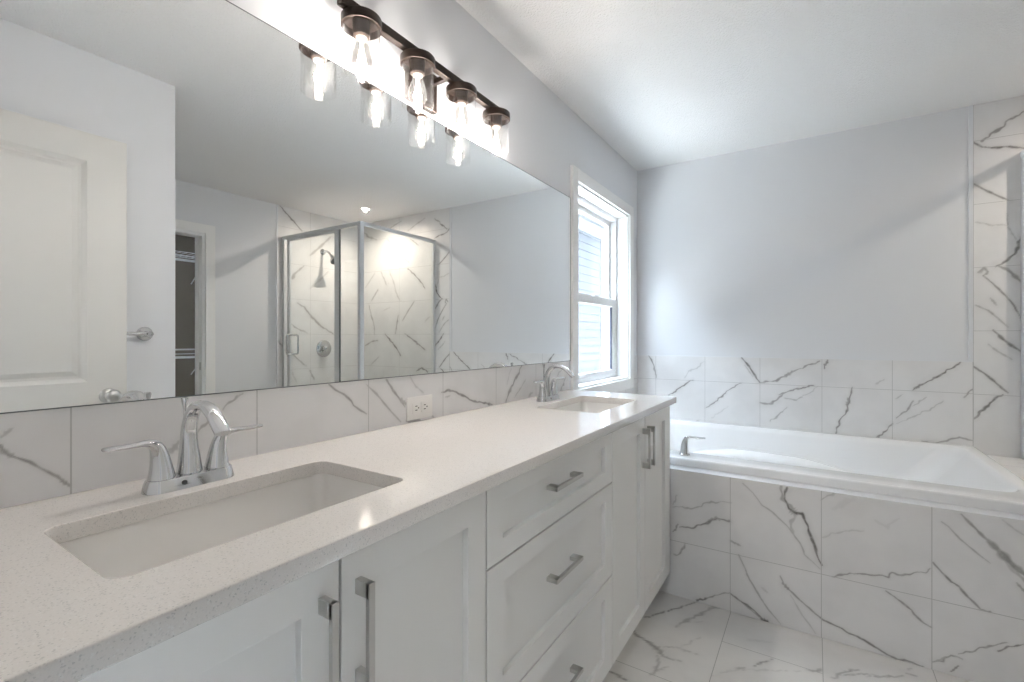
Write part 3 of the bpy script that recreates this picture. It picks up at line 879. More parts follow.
def wire_shelf(z, label):
    t = thing('wire_shelf', label, 'shelf', (4.3, 1.6, z), 'wire shelves in the closet')
    bm = bmesh.new()
    for k in range(46):
        yy = 0.36 + k * 0.055
        tube(bm, [(4.13, yy, z), (4.49, yy, z)], 0.0025, 6)
    obj('rungs', bm, M['wire'], t)
    bm = bmesh.new()
    for (xx, zz) in ((4.13, z), (4.49, z), (4.13, z - 0.04), (4.31, z - 0.005)):
        tube(bm, [(xx, 0.31, zz), (xx, 2.89, zz)], 0.004, 8)
    obj('rails', bm, M['wire'], t)
    obj('hanging_rod', tube(bmesh.new(), [(4.16, 0.31, z - 0.075), (4.16, 2.89, z - 0.075)], 0.012, 10), M['wire'], t)
    for yy in (0.9, 1.7, 2.35):
        bm = bmesh.new()
        tube(bm, [(4.14, yy, z - 0.01), (4.3, yy, z - 0.14), (4.49, yy, z - 0.27)], 0.006, 8)
        tube(bm, [(4.16, yy, z - 0.01), (4.16, yy, z - 0.09)], 0.006, 8)
        obj('bracket', bm, M['wire'], t)


wire_shelf(2.03, 'upper white wire closet shelf with hanging rod, near the doorway head')
wire_shelf(1.07, 'lower white wire closet shelf with hanging rod, at waist height')


def casing(name, axis, plane, out, a0, a1, ztop, w=0.072, th=0.018, z0=0.0):
    """Flat door casing around an opening a0..a1 on a wall plane; 'out' is +1/-1 along the wall normal."""
    bm = bmesh.new()
    lo, hi = sorted((plane, plane + out * th))
    for (b0, b1, c0, c1) in ((a0 - w, a0, z0, ztop + w), (a1, a1 + w, z0, ztop + w), (a0, a1, ztop, ztop + w)):
        if axis == 'x': add_box(bm, lo, hi, b0, b1, c0, c1, 0.002)
        else: add_box(bm, b0, b1, lo, hi, c0, c1, 0.002)
    return structure(obj(name, bm, M['trim']))


casing('trim_1', 'x', XR, -1, CY0, CY1, CZ)
bm = bmesh.new()
add_box(bm, XR - 0.001, XR + 0.121, CY1 - 0.02, CY1 - 0.0005, 0, CZ - 0.0005)
add_box(bm, XR - 0.001, XR + 0.121, CY0 + 0.0005, CY0 + 0.02, 0, CZ - 0.0005)
add_box(bm, XR - 0.001, XR + 0.121, CY0 + 0.02, CY1 - 0.02, CZ - 0.02, CZ - 0.0005)
add_box(bm, XR + 0.05, XR + 0.085, CY1 - 0.032, CY1 - 0.02, 0, CZ - 0.02)
add_box(bm, XR + 0.05, XR + 0.085, CY0 + 0.02, CY0 + 0.032, 0, CZ - 0.02)
dj = structure(obj('trim_2', bm, M['trim']))
obj('strike_plate', box(XR + 0.018, XR + 0.042, CY1 - 0.0215, CY1 - 0.0201, 0.93, 0.99), M['nickel'], dj)
casing('trim_3', 'y', 0.0, 1, DX0, DX1, DZ, 0.07, 0.018)
bm = bmesh.new()
add_box(bm, DX0 + 0.0005, DX0 + 0.02, -0.121, 0.001, 0, DZ - 0.0005)
add_box(bm, DX1 - 0.02, DX1 - 0.0005, -0.121, 0.001, 0, DZ - 0.0005)
add_box(bm, DX0 + 0.02, DX1 - 0.02, -0.121, 0.001, DZ - 0.02, DZ - 0.0005)
structure(obj('trim_4', bm, M['trim']))
bm = bmesh.new()
add_box(bm, XR - 0.012, XR, CY1 + 0.073, 2.44, 0, 0.1, 0.002)
structure(obj('baseboard_right', bm, M['trim']))
bm = bmesh.new()
add_box(bm, XN - 0.012, XN, 0.0, YN + 0.012, 0, 0.1, 0.002)
add_box(bm, XN, XR - 0.02, YN, YN + 0.012, 0, 0.1, 0.002)
structure(obj('baseboard_nook', bm, M['trim']))

# entry door, swung open flat towards the near side wall
DL0, DL1, DOX = 0.03, 0.81, 1.4352
door = structure(thing('door_1', 'white panelled entry door standing open, seen in the mirror', 'door', (DOX, DL0, 0.01)))
bm = bmesh.new()
ST, RT, RB = 0.132, 0.115, 0.24
panels = [(1.0 + 0.005, 1.915), (0.26, 0.86)]
zs = [0.01, 0.26, 0.86, 1.005, 1.915, 2.03]
DT = 0.035
add_box(bm, DOX, DOX + DT, DL0, DL0 + ST, 0.01, 2.03)
add_box(bm, DOX, DOX + DT, DL1 - ST, DL1, 0.01, 2.03)
for (a, b2) in ((0.01, 0.26), (0.86, 1.005), (1.915, 2.03)):
    add_box(bm, DOX, DOX + DT, DL0 + ST, DL1 - ST, a, b2)
obj('door_frame', bm, M['door'], door)
for (a, b2) in ((0.26, 0.86), (1.005, 1.915)):
    bm = bmesh.new()
    for sgn, xf in ((1, DOX), (-1, DOX + DT)):
        y0, y1 = DL0 + ST, DL1 - ST
        lp = []
        for ins, dep in ((0, 0.0), (0.007, 0.006), (0.016, 0.012), (0.026, 0.013), (0.046, 0.004), (0.05, 0.004)):
            lp.append([(xf + sgn * dep, yy, zz) for yy, zz in ((y0 + ins, a + ins), (y1 - ins, a + ins), (y1 - ins, b2 - ins), (y0 + ins, b2 - ins))])
        loft(bm, lp)
    obj('door_panel', bm, M['door'], door)


def knob(cx, cy, cz, sgn, parent):
    bm = bmesh.new()
    add_lathe(bm, [(0.032, 0), (0.032, sgn * 0.006), (0.028, sgn * 0.011), (0.012, sgn * 0.014), (0.011, sgn * 0.032), (0.020, sgn * 0.040),
                   (0.027, sgn * 0.052), (0.0285, sgn * 0.060), (0.025, sgn * 0.068), (0.014, sgn * 0.073), (0, sgn * 0.074)], (cx, cy, cz), 'X', 28)
    o = obj('door_knob', bm, M['nickel'], parent, 50)
    return o


knob(DOX, DL1 - 0.064, 0.942, -1, door)
bm = bmesh.new()
for z_ in (0.2, 1.0, 1.85):
    add_box(bm, DOX - 0.004, DOX + 0.006, DL0 - 0.012, DL0, z_ - 0.045, z_ + 0.045, 0.002)
obj('hinge', bm, M['nickel'], door)

# towel bar on the near side wall
t = thing('towel_bar', 'chrome towel bar on the grey wall beside the open door, in the mirror', 'towel bar', (XN, 0.62, 1.205))
for yy in (0.905, 0.29):
    bm = bmesh.new()
    add_lathe(bm, [(0.032, 0), (0.032, -0.008), (0.026, -0.014), (0.013, -0.02), (0.011, -0.05), (0.014, -0.062), (0.012, -0.07), (0, -0.071)], (XN, yy, 1.205), 'X', 28)
    obj('bar_post', bm, M['chrome'], t, 50)
obj('bar', tube(bmesh.new(), [(XN - 0.056, 0.29, 1.205), (XN - 0.056, 0.905, 1.205)], 0.008, 14), M['chrome'], t, 50)

# ------------------------------------------------------------------ window
win = structure(thing('window_1', 'white single hung window over the tub end of the counter', 'window', (0, (WY0 + WY1) / 2, WZ0)))
bm = bmesh.new()
w_, th_ = 0.068, 0.018
for (a, b2, c, d) in ((WY0 - w_, WY0, WZ0 - w_, WZ1 + w_), (WY1, WY1 + w_, WZ0 - w_, WZ1 + w_), (WY0, WY1, WZ1, WZ1 + w_), (WY0, WY1, WZ0 - w_, WZ0)):
    add_box(bm, 0.0005, th_, a, b2, c, d, 0.002)
obj('window_casing', bm, M['trim'], win)
bm = bmesh.new()     # jamb liner
J = 0.012
add_box(bm, -0.075, 0.002, WY0, WY0 + J, WZ0, WZ1)
add_box(bm, -0.075, 0.002, WY1 - J, WY1, WZ0, WZ1)
add_box(bm, -0.075, 0.002, WY0 + J, WY1 - J, WZ1 - J, WZ1)
add_box(bm, -0.075, 0.002, WY0 + J, WY1 - J, WZ0, WZ0 + J)
obj('jamb', bm, M['trim'], win)
bm = bmesh.new()     # vinyl unit frame
F = 0.036
a0, a1, c0, c1 = WY0 + 0.001, WY1 - 0.001, WZ0 + 0.001, WZ1 - 0.001
for (p, q, rr, ss_) in ((a0, a0 + F, c0, c1), (a1 - F, a1, c0, c1), (a0 + F, a1 - F, c1 - F, c1), (a0 + F, a1 - F, c0, c0 + F)):
    add_box(bm, -0.155, -0.0755, p, q, rr, ss_, 0.002)
obj('window_frame', bm, M['vinyl'], win)
ZM = 1.425


def sash(name, x0, x1, z0, z1, st, rt, rb):
    y0, y1 = a0 + F, a1 - F
    bm = bmesh.new()
    add_box(bm, x0, x1, y0, y0 + st, z0, z1, 0.003)
    add_box(bm, x0, x1, y1 - st, y1, z0, z1, 0.003)
    add_box(bm, x0, x1, y0 + st, y1 - st, z1 - rt, z1, 0.003)
    add_box(bm, x0, x1, y0 + st, y1 - st, z0, z0 + rb, 0.003)
    s_ = obj(name, bm, M['vinyl'], win)
    xm = (x0 + x1) / 2
    obj('glass_pane', box(xm - 0.003, xm + 0.003, y0 + st, y1 - st, z0 + rb, z1 - rt), M['pane'], s_)
    if name == 'upper_sash':
        return s_
    bm = bmesh.new()
    k = 0.008
    for (p, q, rr, ss2) in ((y0 + st, y0 + st + k, z0 + rb, z1 - rt), (y1 - st - k, y1 - st, z0 + rb, z1 - rt)):
        add_box(bm, xm - 0.009, xm + 0.009, p, q, rr, ss2)
    obj('gasket', bm, M['gasket'], s_)
    return s_


sash('upper_sash', -0.145, -0.115, ZM - 0.01, c1 - F, 0.032, 0.032, 0.03)
sash('lower_sash', -0.112, -0.080, c0 + F - 0.012, ZM + 0.03, 0.036, 0.056, 0.040)
bm = bmesh.new()
add_box(bm, -0.080, -0.066, 2.74, 2.82, ZM + 0.02, ZM + 0.034, 0.003)
obj('sash_lock', bm, M['vinyl'], win)

# ------------------------------------------------------------------ outside the window: the neighbouring house
house = thing('neighbour_house', 'pale lap sided house with white corner board outside the window', 'house', (-3.2, 4.2, -0.6))
HX, HY1 = -2.6, 9.2
bm = bmesh.new()
add_box(bm, HX - 1.5, HX - 0.02, -9.0, HY1, -0.6, 3.45)
z = -0.6
while z < 3.3:       # lap boards
    vs_ = [bm.verts.new(p) for p in ((HX + 0.016, -9.0, z), (HX + 0.016, HY1, z), (HX, HY1, z + 0.15), (HX, -9.0, z + 0.15), (HX - 0.02, -9.0, z), (HX - 0.02, HY1, z))]
    bm.faces.new((vs_[0], vs_[1], vs_[2], vs_[3]))
    bm.faces.new((vs_[4], vs_[5], vs_[1], vs_[0]))
    z += 0.15
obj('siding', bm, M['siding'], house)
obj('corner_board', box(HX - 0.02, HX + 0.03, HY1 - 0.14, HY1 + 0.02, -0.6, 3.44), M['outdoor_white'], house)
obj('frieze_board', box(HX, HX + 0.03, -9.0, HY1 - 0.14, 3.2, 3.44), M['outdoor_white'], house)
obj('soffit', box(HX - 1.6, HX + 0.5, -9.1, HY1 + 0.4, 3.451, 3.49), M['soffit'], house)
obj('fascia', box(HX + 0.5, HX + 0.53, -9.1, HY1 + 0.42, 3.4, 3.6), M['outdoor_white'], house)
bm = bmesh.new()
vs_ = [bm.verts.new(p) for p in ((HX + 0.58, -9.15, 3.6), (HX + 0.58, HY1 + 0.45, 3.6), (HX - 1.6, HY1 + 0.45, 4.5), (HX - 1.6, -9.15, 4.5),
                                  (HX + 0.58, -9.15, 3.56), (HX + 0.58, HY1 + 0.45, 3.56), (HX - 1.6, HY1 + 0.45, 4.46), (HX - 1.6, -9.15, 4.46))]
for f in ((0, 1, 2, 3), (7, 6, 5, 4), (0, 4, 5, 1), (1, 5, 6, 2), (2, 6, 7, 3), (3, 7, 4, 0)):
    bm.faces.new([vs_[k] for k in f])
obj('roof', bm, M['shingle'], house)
structure(obj('ground', box(-30, -0.17, -20, 30, -0.7, -0.6), M['ground']))

# ------------------------------------------------------------------ wall tiling
# low band around the tub: end wall and window wall; full-height tile in the shower corner
ZT = 1.060
TB = 0.905 - TT * 2     # joint rows lie at z = 0.895, 0.565 ...
XT = 1.787              # where the full-height tile starts
t_off = 0.006
wt = tile_face('wall_tile_back', (0.0, YE - t_off, TZ - 0.02), (1, 0, 0), (0, 0, 1), XT - 0.0006, ZT - TZ + 0.02, t_off, (0.3295, TT), (0.138, 0.895 - TZ + 0.02), 'back', 0.003, None, M['tile'], 0.0011, 11)
structure(wt)
structure(tile_face('wall_tile_left', (t_off, WY1 + w_ + 0.001, TZ - 0.02), (0, 1, 0), (0, 0, 1), YE - t_off - WY1 - w_ - 0.001, ZT - TZ + 0.02, t_off, (TT, TT), (0.2, 0.895 - TZ + 0.02), 'left_end', 0.006, None, M['tile'], 0.0011, 12))
structure(tile_face('wall_tile_sill', (t_off, 2.25, TZ - 0.02), (0, 1, 0), (0, 0, 1), WY1 + w_ - 2.25, WZ0 - w_ - TZ + 0.019, t_off, (TT, TT), (0.2, 0.895 - TZ + 0.02), 'left_sill', 0.006, None, M['tile'], 0.0011, 13))
structure(tile_face('wall_tile_shower_back', (XT, YE - t_off, 0.0), (1, 0, 0), (0, 0, 1), XR - t_off - XT, CEIL - 0.001, t_off, (0.66, TT), (0.0, 0.893 - 0.66), 'column', 0.004, None, M['tile'], 0.0011, 14))
structure(tile_face('wall_tile_shower_side', (XR - t_off, YE - t_off, 0.0), (0, -1, 0), (0, 0, 1), YE - t_off - 2.452, CEIL - 0.001, t_off, (0.66, TT), (YE - t_off - 2.78, 0.893 - 0.66), 'shower_side', 0.006, None, M['tile'], 0.0011, 15))
bm = bmesh.new()
add_box(bm, XT - 0.018, XT - 0.0005, YE - 0.0064, YE - 0.0002, ZT + 0.0005, CEIL - 0.001)
structure(obj('trim_5', bm, M['edge_trim']))
bm = bmesh.new()
add_box(bm, XR - 0.007, XR - 0.0002, 2.436, 2.4515, 0.0, CEIL - 0.001)
structure(obj('trim_6', bm, M['edge_trim']))
bm = bmesh.new()
add_box(bm, 0.0, XT - 0.019, YE - 0.0066, YE - 0.0002, ZT + 0.0005, ZT + 0.004)
structure(obj('trim_7', bm, M['edge_trim']))

# ------------------------------------------------------------------ tub surround and tub
deck = thing('tub_surround', 'marble tiled tub surround with white ledge below the bathtub', 'tub surround', (0.9, TUB_Y, 0))
XD = 2.0
tile_face('apron', (0.012, TUB_Y, 0.001), (1, 0, 0), (0, 0, 1), XD - 0.012, TZ - 0.001, 0.06, (TT, 0.331), (0.7705, 0.2515), 'apron', 0.0025, deck, M['tile'], 0.0012, 21)
bm = bmesh.new()
add_box(bm, 0.012, XD, TUB_Y + 0.0005, TUB_Y + 0.085, TZ - 0.012, TZ + 0.0005, 0.001)
o = obj('ledge', bm, M['edge_trim'], deck)
tile_face('side_deck', (1.797, TUB_Y + 0.086, TZ), (1, 0, 0), (0, 1, 0), XD - 1.797, YE - 0.0105 - TUB_Y - 0.086, TZ - 0.001, (TT, TT), (0.0, 0.17), 'deck_top', 0.008, deck, M['tile'], 0.0011, 22)

tub = thing('bathtub', 'white drop in bathtub set behind the marble tiled apron', 'bathtub', (0.9, 2.83, TZ))
TX0, TX1, TY0, TY1 = 0.012, 1.792, 2.292, YE - 0.0115
RZ = 0.622
loops = []


def ring(x0, x1, y0, y1, r, z, sag=0.0):
    return [(px, py, z) for px, py in rrect(x0, x1, y0, y1, r, 8)]


bm = bmesh.new()
loops = [ring(TX0, TX1, TY0, TY1, 0.02, TZ + 0.001), ring(TX0, TX1, TY0, TY1, 0.02, RZ - 0.0085), ring(TX0, TX1, TY0, TY1, 0.02, RZ - 0.0075), ring(TX0 + 0.001, TX1 - 0.001, TY0 + 0.001, TY1 - 0.001, 0.02, RZ - 0.004), ring(TX0 + 0.004, TX1 - 0.004, TY0 + 0.004, TY1 - 0.004, 0.018, RZ - 0.001),
         ring(TX0 + 0.009, TX1 - 0.009, TY0 + 0.009, TY1 - 0.009, 0.015, RZ), ring(TX0 + 0.012, TX1 - 0.012, TY0 + 0.012, TY1 - 0.012, 0.015, RZ)]
ix0, ix1, iy0, iy1 = 0.16, 1.735, 2.435, 3.32
loops += [ring(ix0 - 0.012, ix1 + 0.012, iy0 - 0.012, iy1 + 0.012, 0.11, RZ), ring(ix0, ix1, iy0, iy1, 0.10, RZ - 0.006),
          ring(ix0 + 0.006, ix1 - 0.012, iy0 + 0.006, iy1 - 0.006, 0.10, RZ - 0.03),
          ring(ix0 + 0.03, ix1 - 0.12, iy0 + 0.02, iy1 - 0.02, 0.12, RZ - 0.16),
          ring(ix0 + 0.06, ix1 - 0.26, iy0 + 0.04, iy1 - 0.04, 0.14, RZ - 0.32),
          ring(ix0 + 0.09, ix1 - 0.34, iy0 + 0.07, iy1 - 0.07, 0.15, RZ - 0.40),
          ring(ix0 + 0.16, ix1 - 0.43, iy0 + 0.14, iy1 - 0.14, 0.14, RZ - 0.425)]
loft(bm, loops)
obj('tub_shell', bm, M['acrylic'], tub, 50)
bm = bmesh.new()     # arm rest moulded low along the far side
add_sweep(bm, [(*p, w1, w2) for p, w1, w2 in zip(catmull([(0.36, 3.31, RZ - 0.235), (0.6, 3.285, RZ - 0.19), (0.84, 3.275, RZ - 0.185), (1.08, 3.285, RZ - 0.20), (1.34, 3.31, RZ - 0.25)], 8),
               np.interp(np.linspace(0, 1, 33), [0, .3, .7, 1], [0.02, 0.045, 0.045, 0.02]), np.interp(np.linspace(0, 1, 33), [0, .3, .7, 1], [0.025, 0.045, 0.045, 0.025]))], 20)
obj('arm_rest', bm, M['acrylic'], tub, 60)
obj('overflow', add_lathe(bmesh.new(), [(0.035, 0), (0.035, 0.006), (0.028, 0.012), (0, 0.013)], (ix0 + 0.026, 2.88, RZ - 0.11), 'X', 28), M['chrome'], tub, 50)


def lever_handle(bm, cx, cy, z0, ang, h=0.088, length=0.085, rise=0.0, r0=0.021, r1=0.0115):
    """Flared body with a lever that grows out of its top in direction ang."""
    dx, dy = math.cos(ang), math.sin(ang)
    side = (-dy, dx, 0)
    L1 = length
    pts = [(-0.001, 0.0, r0 * 1.05, r0 * 1.05), (-0.001, h * 0.10, r0 * 0.98, r0 * 0.98), (0.0, h * 0.40, r0 * 0.80, r0 * 0.80), (0.003, h * 0.70, r0 * 0.66, r0 * 0.64),
           (0.009, h * 0.90, r1, r1 * 0.88), (0.021, h * 0.99, r1 * 0.9, r1 * 0.55), (0.038, h * 1.0, r1 * 0.82, r1 * 0.38),
           (L1 * 0.7, h * 0.995 + rise * 0.5, r1 * 0.84, r1 * 0.36), (L1 * 0.93, h * 1.0 + rise, r1 * 0.80, r1 * 0.33), (L1, h * 1.0 + rise, r1 * 0.55, r1 * 0.25)]
    cp = catmull([(cx + dx * p[0], cy + dy * p[0], z0 + p[1], p[2], p[3]) for p in pts], 6)
    add_sweep(bm, [tuple(p) for p in cp], 20, side)
    return bm


th = thing('tub_faucet_handle', 'chrome lever handle on the bathtub rim beside the vanity end', 'tub handle', (0.56, 2.365, RZ))
obj('handle_body', lever_handle(bmesh.new(), 0.56, 2.365, RZ + 0.001, math.radians(8), 0.086, 0.095), M['chrome'], th, 60)
obj('handle_flange', add_lathe(bmesh.new(), [(0.026, 0), (0.026, 0.003), (0.0225, 0.007)], (0.56, 2.365, RZ + 0.0002)), M['chrome'], th, 60)

# ------------------------------------------------------------------ vanity cabinets
VX = 0.535            # front of the doors
CZ0, CZ1 = 0.112, 0.886
G_ = 0.0022           # half gap between fronts


def shaker(bm, y0, y1, z0, z1, st, rt, rb):
    x0, x1 = VX - 0.02, VX
    e_ = 0.0012
    add_box(bm, x0, x1, y0, y0 + st, z0, z1, e_)
    add_box(bm, x0, x1, y1 - st, y1, z0, z1, e_)
    add_box(bm, x0, x1, y0 + st - 0.002, y1 - st + 0.002, z1 - rt, z1, e_)
    add_box(bm, x0, x1, y0 + st - 0.002, y1 - st + 0.002, z0, z0 + rb, e_)
    add_box(bm, x0 + 0.0015, x1 - 0.0128, y0 + st - 0.004, y1 - st + 0.004, z0 + rb - 0.004, z1 - rt + 0.004)
    return bm


def bar_pull(parent, cy, cz, length, vertical):
    """Square bar pull on two flat feet."""
    bm = bmesh.new()
    x0, x1, hb = VX + 0.0002, VX + 0.031, 0.0055
    hl = length / 2
    if vertical:
        add_box(bm, x1 - 0.008, x1, cy - hb, cy + hb, cz - hl, cz + hl, 0.001)
        for s in (-1, 1):
            c = cz + s * (hl - 0.011)
            add_box(bm, x0, x1 - 0.001, cy - hb, cy + hb, c - 0.011, c + 0.011, 0.001)
    else:
        add_box(bm, x1 - 0.008, x1, cy - hl, cy + hl, cz - hb, cz + hb, 0.001)
        for s in (-1, 1):
            c = cy + s * (hl - 0.011)
            add_box(bm, x0, x1 - 0.001, c - 0.011, c + 0.011, cz - hb, cz + hb, 0.001)
    return obj('bar_pull', bm, M['nickel'], parent)


def carcass(t, y0, y1):
    bm = bmesh.new()
    p = 0.016
    add_box(bm, 0.004, VX - 0.021, y0, y0 + p, CZ0, CZ1)
    add_box(bm, 0.004, VX - 0.021, y1 - p, y1, CZ0, CZ1)
    add_box(bm, 0.004, VX - 0.021, y0 + p, y1 - p, CZ0, CZ0 + p)
    add_box(bm, 0.004, 0.012, y0 + p, y1 - p, CZ0 + p, CZ1)
    add_box(bm, VX - 0.10, VX - 0.021, y0 + p, y1 - p, CZ1 - 0.02, CZ1)
    obj('carcass', bm, M['cabinet'], t)
    obj('toe_kick', box(0.455, 0.473, y0, y1, 0.0, CZ0), M['cabinet'], t)


def sink_cabinet(y0, y1, label):
    t = thing('sink_cabinet', label, 'cabinet', (0.27, (y0 + y1) / 2, 0))
    carcass(t, y0 + 0.0005, y1 - 0.0005)
    ym = (y0 + y1) / 2
    for (a, b2, py) in ((y0 + G_, ym - G_, ym - 0.030), (ym + G_, y1 - G_, ym + 0.030)):
        d = obj('cabinet_door', shaker(bmesh.new(), a, b2, CZ0 + 0.003, 0.879, 0.057, 0.055, 0.057), M['cabinet'], t)
        bar_pull(d, py, 0.764, 0.152, True)
    return t


YA, YB, YC, YD = 0.074, 0.768, 1.467, 2.171
sink_cabinet(YA, YB, 'grey two door cabinet under the sink nearest the camera')
sink_cabinet(YC, YD, 'grey two door cabinet under the sink beside the window')
t = thing('drawer_cabinet', 'grey three drawer cabinet between the two sink cabinets', 'cabinet', (0.27, (YB + YC) / 2, 0))
carcass(t, YB + 0.0005, YC - 0.0005)
for (z0, z1, rt, rb) in ((0.7175, 0.879, 0.036, 0.044), (0.4165, 0.7135, 0.044, 0.052), (0.115, 0.4125, 0.050, 0.056)):
    d = obj('drawer', shaker(bmesh.new(), YB + G_, YC - G_, z0, z1, 0.059, rt, rb), M['cabinet'], t)
    bar_pull(d, 1.095, (z0 + z1) / 2 + 0.019 if z1 > 0.8 else (z0 + z1) / 2 + 0.027, 0.153, False)
t = thing('filler_panel', 'narrow grey filler strip between the end cabinet and the tiled tub apron', 'filler', (0.27, 2.19, 0))
obj('strip', box(0.004, VX - 0.002, YD + 0.001, 2.2, CZ0, CZ1, 0.001), M['cabinet'], t)
obj('toe_return', box(0.2, 0.473, YD + 0.001, 2.2, 0.0, CZ0), M['cabinet'], t)

# worktop with two cut-outs
SX0, SX1, SH = 0.170, 0.434, 0.2255
SY = (0.4235, 1.816)
me = flat_with_holes('countertop', [(0.0005, 0.03), (0.553, 0.03), (0.553, 2.238), (0.0005, 2.238)],
                     [rrect(SX0, SX1, y - SH, y + SH, 0.022, 8) for y in SY], 0.887, 0.915, 0.002)
o = link_mesh('countertop', me, M['quartz'])
tag(o, 'speckled white quartz countertop running along the vanity with two sink cutouts', 'countertop')

sk = None
for y, lab in zip(SY, ('white undermount rectangular sink nearest the camera', 'white undermount rectangular sink beside the window')):
    if sk is None:
        sk = thing('sink', lab, 'sink', (0.3, y, 0.75))
        bm = bmesh.new()
        zt = 0.8868
        L_ = lambda ins, z_, r_: [(px, py, z_) for px, py in rrect(SX0 - 0.006 + ins, SX1 + 0.006 - ins, y - SH - 0.006 + ins, y + SH + 0.006 - ins, r_, 6)]
        loft(bm, [L_(-0.022, zt - 0.012, 0.05), L_(-0.022, zt, 0.05), L_(0.0, zt, 0.03), L_(0.004, zt - 0.02, 0.03), L_(0.012, zt - 0.09, 0.035), L_(0.026, zt - 0.118, 0.04), L_(0.055, zt - 0.128, 0.05), L_(0.105, zt - 0.133, 0.02)])
        obj('basin', bm, M['porcelain'], sk, 50)
        obj('drain', add_lathe(bmesh.new(), [(0.024, 0.001), (0.024, 0.003), (0.02, 0.005), (0.016, 0.003), (0, 0.003)], (0.303, y, zt - 0.133)), M['chrome'], sk, 50)
    else:
        c = copy_tree(sk)
        c.location.y = y
        c['label'] = lab

# faucets
fc = None
CT = 0.915
for y, lab in zip((0.412, 1.811), ('chrome two handle faucet behind the sink nearest the camera', 'chrome two handle faucet behind the sink beside the window')):
    if fc is not None:
        c = copy_tree(fc)
        c.location.y = y
        c['label'] = lab
        continue
    fx = 0.112
    fc = thing('faucet', lab, 'faucet', (fx, y, CT))
    bm = bmesh.new()
    L_ = lambda ins, z_: [(px, py, z_) for px, py in rrect(fx - 0.0275 + ins, fx + 0.0275 - ins, y - 0.0755 + ins, y + 0.0755 - ins, 0.0265 - ins, 10)]
    loft(bm, [L_(0.0, CT + 0.0002), L_(0.0006, CT + 0.004), L_(0.004, CT + 0.017), L_(0.0055, CT + 0.021), L_(0.010, CT + 0.0225)], True, True)
    obj('base_plate', bm, M['chrome'], fc, 40)
    bm = bmesh.new()
    path = [(fx - 0.004, y, CT + 0.02, 0.0215, 0.0205), (fx - 0.004, y, CT + 0.045, 0.0182, 0.0175), (fx - 0.006, y, CT + 0.075, 0.0150, 0.0145), (fx - 0.004, y, CT + 0.106, 0.0132, 0.0120),
            (fx + 0.008, y, CT + 0.131, 0.0126, 0.0104), (fx + 0.031, y, CT + 0.147, 0.0126, 0.0092), (fx + 0.060, y, CT + 0.148, 0.0130, 0.0082), (fx + 0.087, y, CT + 0.136, 0.0136, 0.0078),
            (fx + 0.109, y, CT + 0.117, 0.0140, 0.0080), (fx + 0.119, y, CT + 0.106, 0.0130, 0.0078)]
    add_sweep(bm, [tuple(p) for p in catmull(path, 5)], 20, (0, 1, 0))
    obj('spout', bm, M['chrome'], fc, 60)
    for s in (-1, 1):
        obj('handle', lever_handle(bmesh.new(), fx, y + s * 0.0475, CT + 0.0215, math.radians(90 * s - s * 5), 0.066, 0.083, 0.001, 0.0205, 0.0118), M['chrome'], fc, 60)
    bm = bmesh.new()
    add_lathe(bm, [(0.003, 0), (0.003, 0.115), (0.0035, 0.12), (0.0065, 0.134), (0.0062, 0.138), (0, 0.139)], (fx - 0.034 + 0.012, y, CT + 0.02), 'Z', 14)
    obj('lift_rod', bm, M['chrome'], fc, 50)
    obj('temperature_dot', add_lathe(bmesh.new(), [(0.0045, 0), (0.0045, 0.0022), (0.003, 0.003), (0, 0.003)], (fx + 0.0235, y - 0.02, CT + 0.011), 'X', 14), M['dark'], fc, 50)

# backsplash
o = tile_face('backsplash', (t_off, 0.005, CT + 0.0005), (0, 1, 0), (0, 0, 1), 2.238 - 0.005, 1.0655 - CT - 0.001, t_off, (0.3235, 0.5), (0.271 - 0.005, -0.1), 'backsplash', 0.002, None, M['tile'], 0.0012, 31)
tag(o, 'marble tile backsplash strip between the counter and the mirror', 'backsplash')

# electrical outlet
OY, OZ = 1.124, 0.9605
t = thing('outlet', 'white duplex wall outlet turned sideways on the marble backsplash', 'outlet', (t_off, OY, OZ))
obj('cover_plate', box(t_off + 0.0002, t_off + 0.006, OY - 0.058, OY + 0.058, OZ - 0.0365, OZ + 0.0365, 0.0025), M['plate'], t, 40)
for s in (-1, 1):
    rc = obj('receptacle', box(t_off + 0.0055, t_off + 0.0085, OY + s * 0.0195 - 0.0165, OY + s * 0.0195 + 0.0165, OZ - 0.0165, OZ + 0.0165, 0.0012), M['plate'], t, 40)
    bm = bmesh.new()
    yc = OY + s * 0.0195
    for dz in (-0.0065, 0.0065):
        add_box(bm, t_off + 0.0084, t_off + 0.009, yc - 0.006, yc + 0.003, OZ + dz - 0.0012, OZ + dz + 0.0012)
    add_box(bm, t_off + 0.0084, t_off + 0.009, yc + 0.0065, yc + 0.0105, OZ - 0.002, OZ + 0.002)
    obj('slots', bm, M['dark'], rc)

# mirror
t = thing('mirror', 'wide frameless wall mirror above the vanity backsplash', 'mirror', (0, 1.13, 1.066))
MY0, MY1, MZ0, MZ1 = 0.02, 2.252, 1.0675, 1.925
obj('mirror_glass', box(0.0012, 0.0065, MY0, MY1, MZ0, MZ1), M['mirror'], t)
bm = bmesh.new()
add_box(bm, 0.0003, 0.0072, MY0, MY1, MZ0 - 0.0022, MZ0 - 0.0002)
add_box(bm, 0.0003, 0.0072, MY1 + 0.0002, MY1 + 0.0025, MZ0 - 0.002, MZ1 + 0.0018)
add_box(bm, 0.0003, 0.0072, MY0, MY1, MZ1 + 0.0002, MZ1 + 0.0018)
obj('mirror_edge', bm, M['rubber'], t)

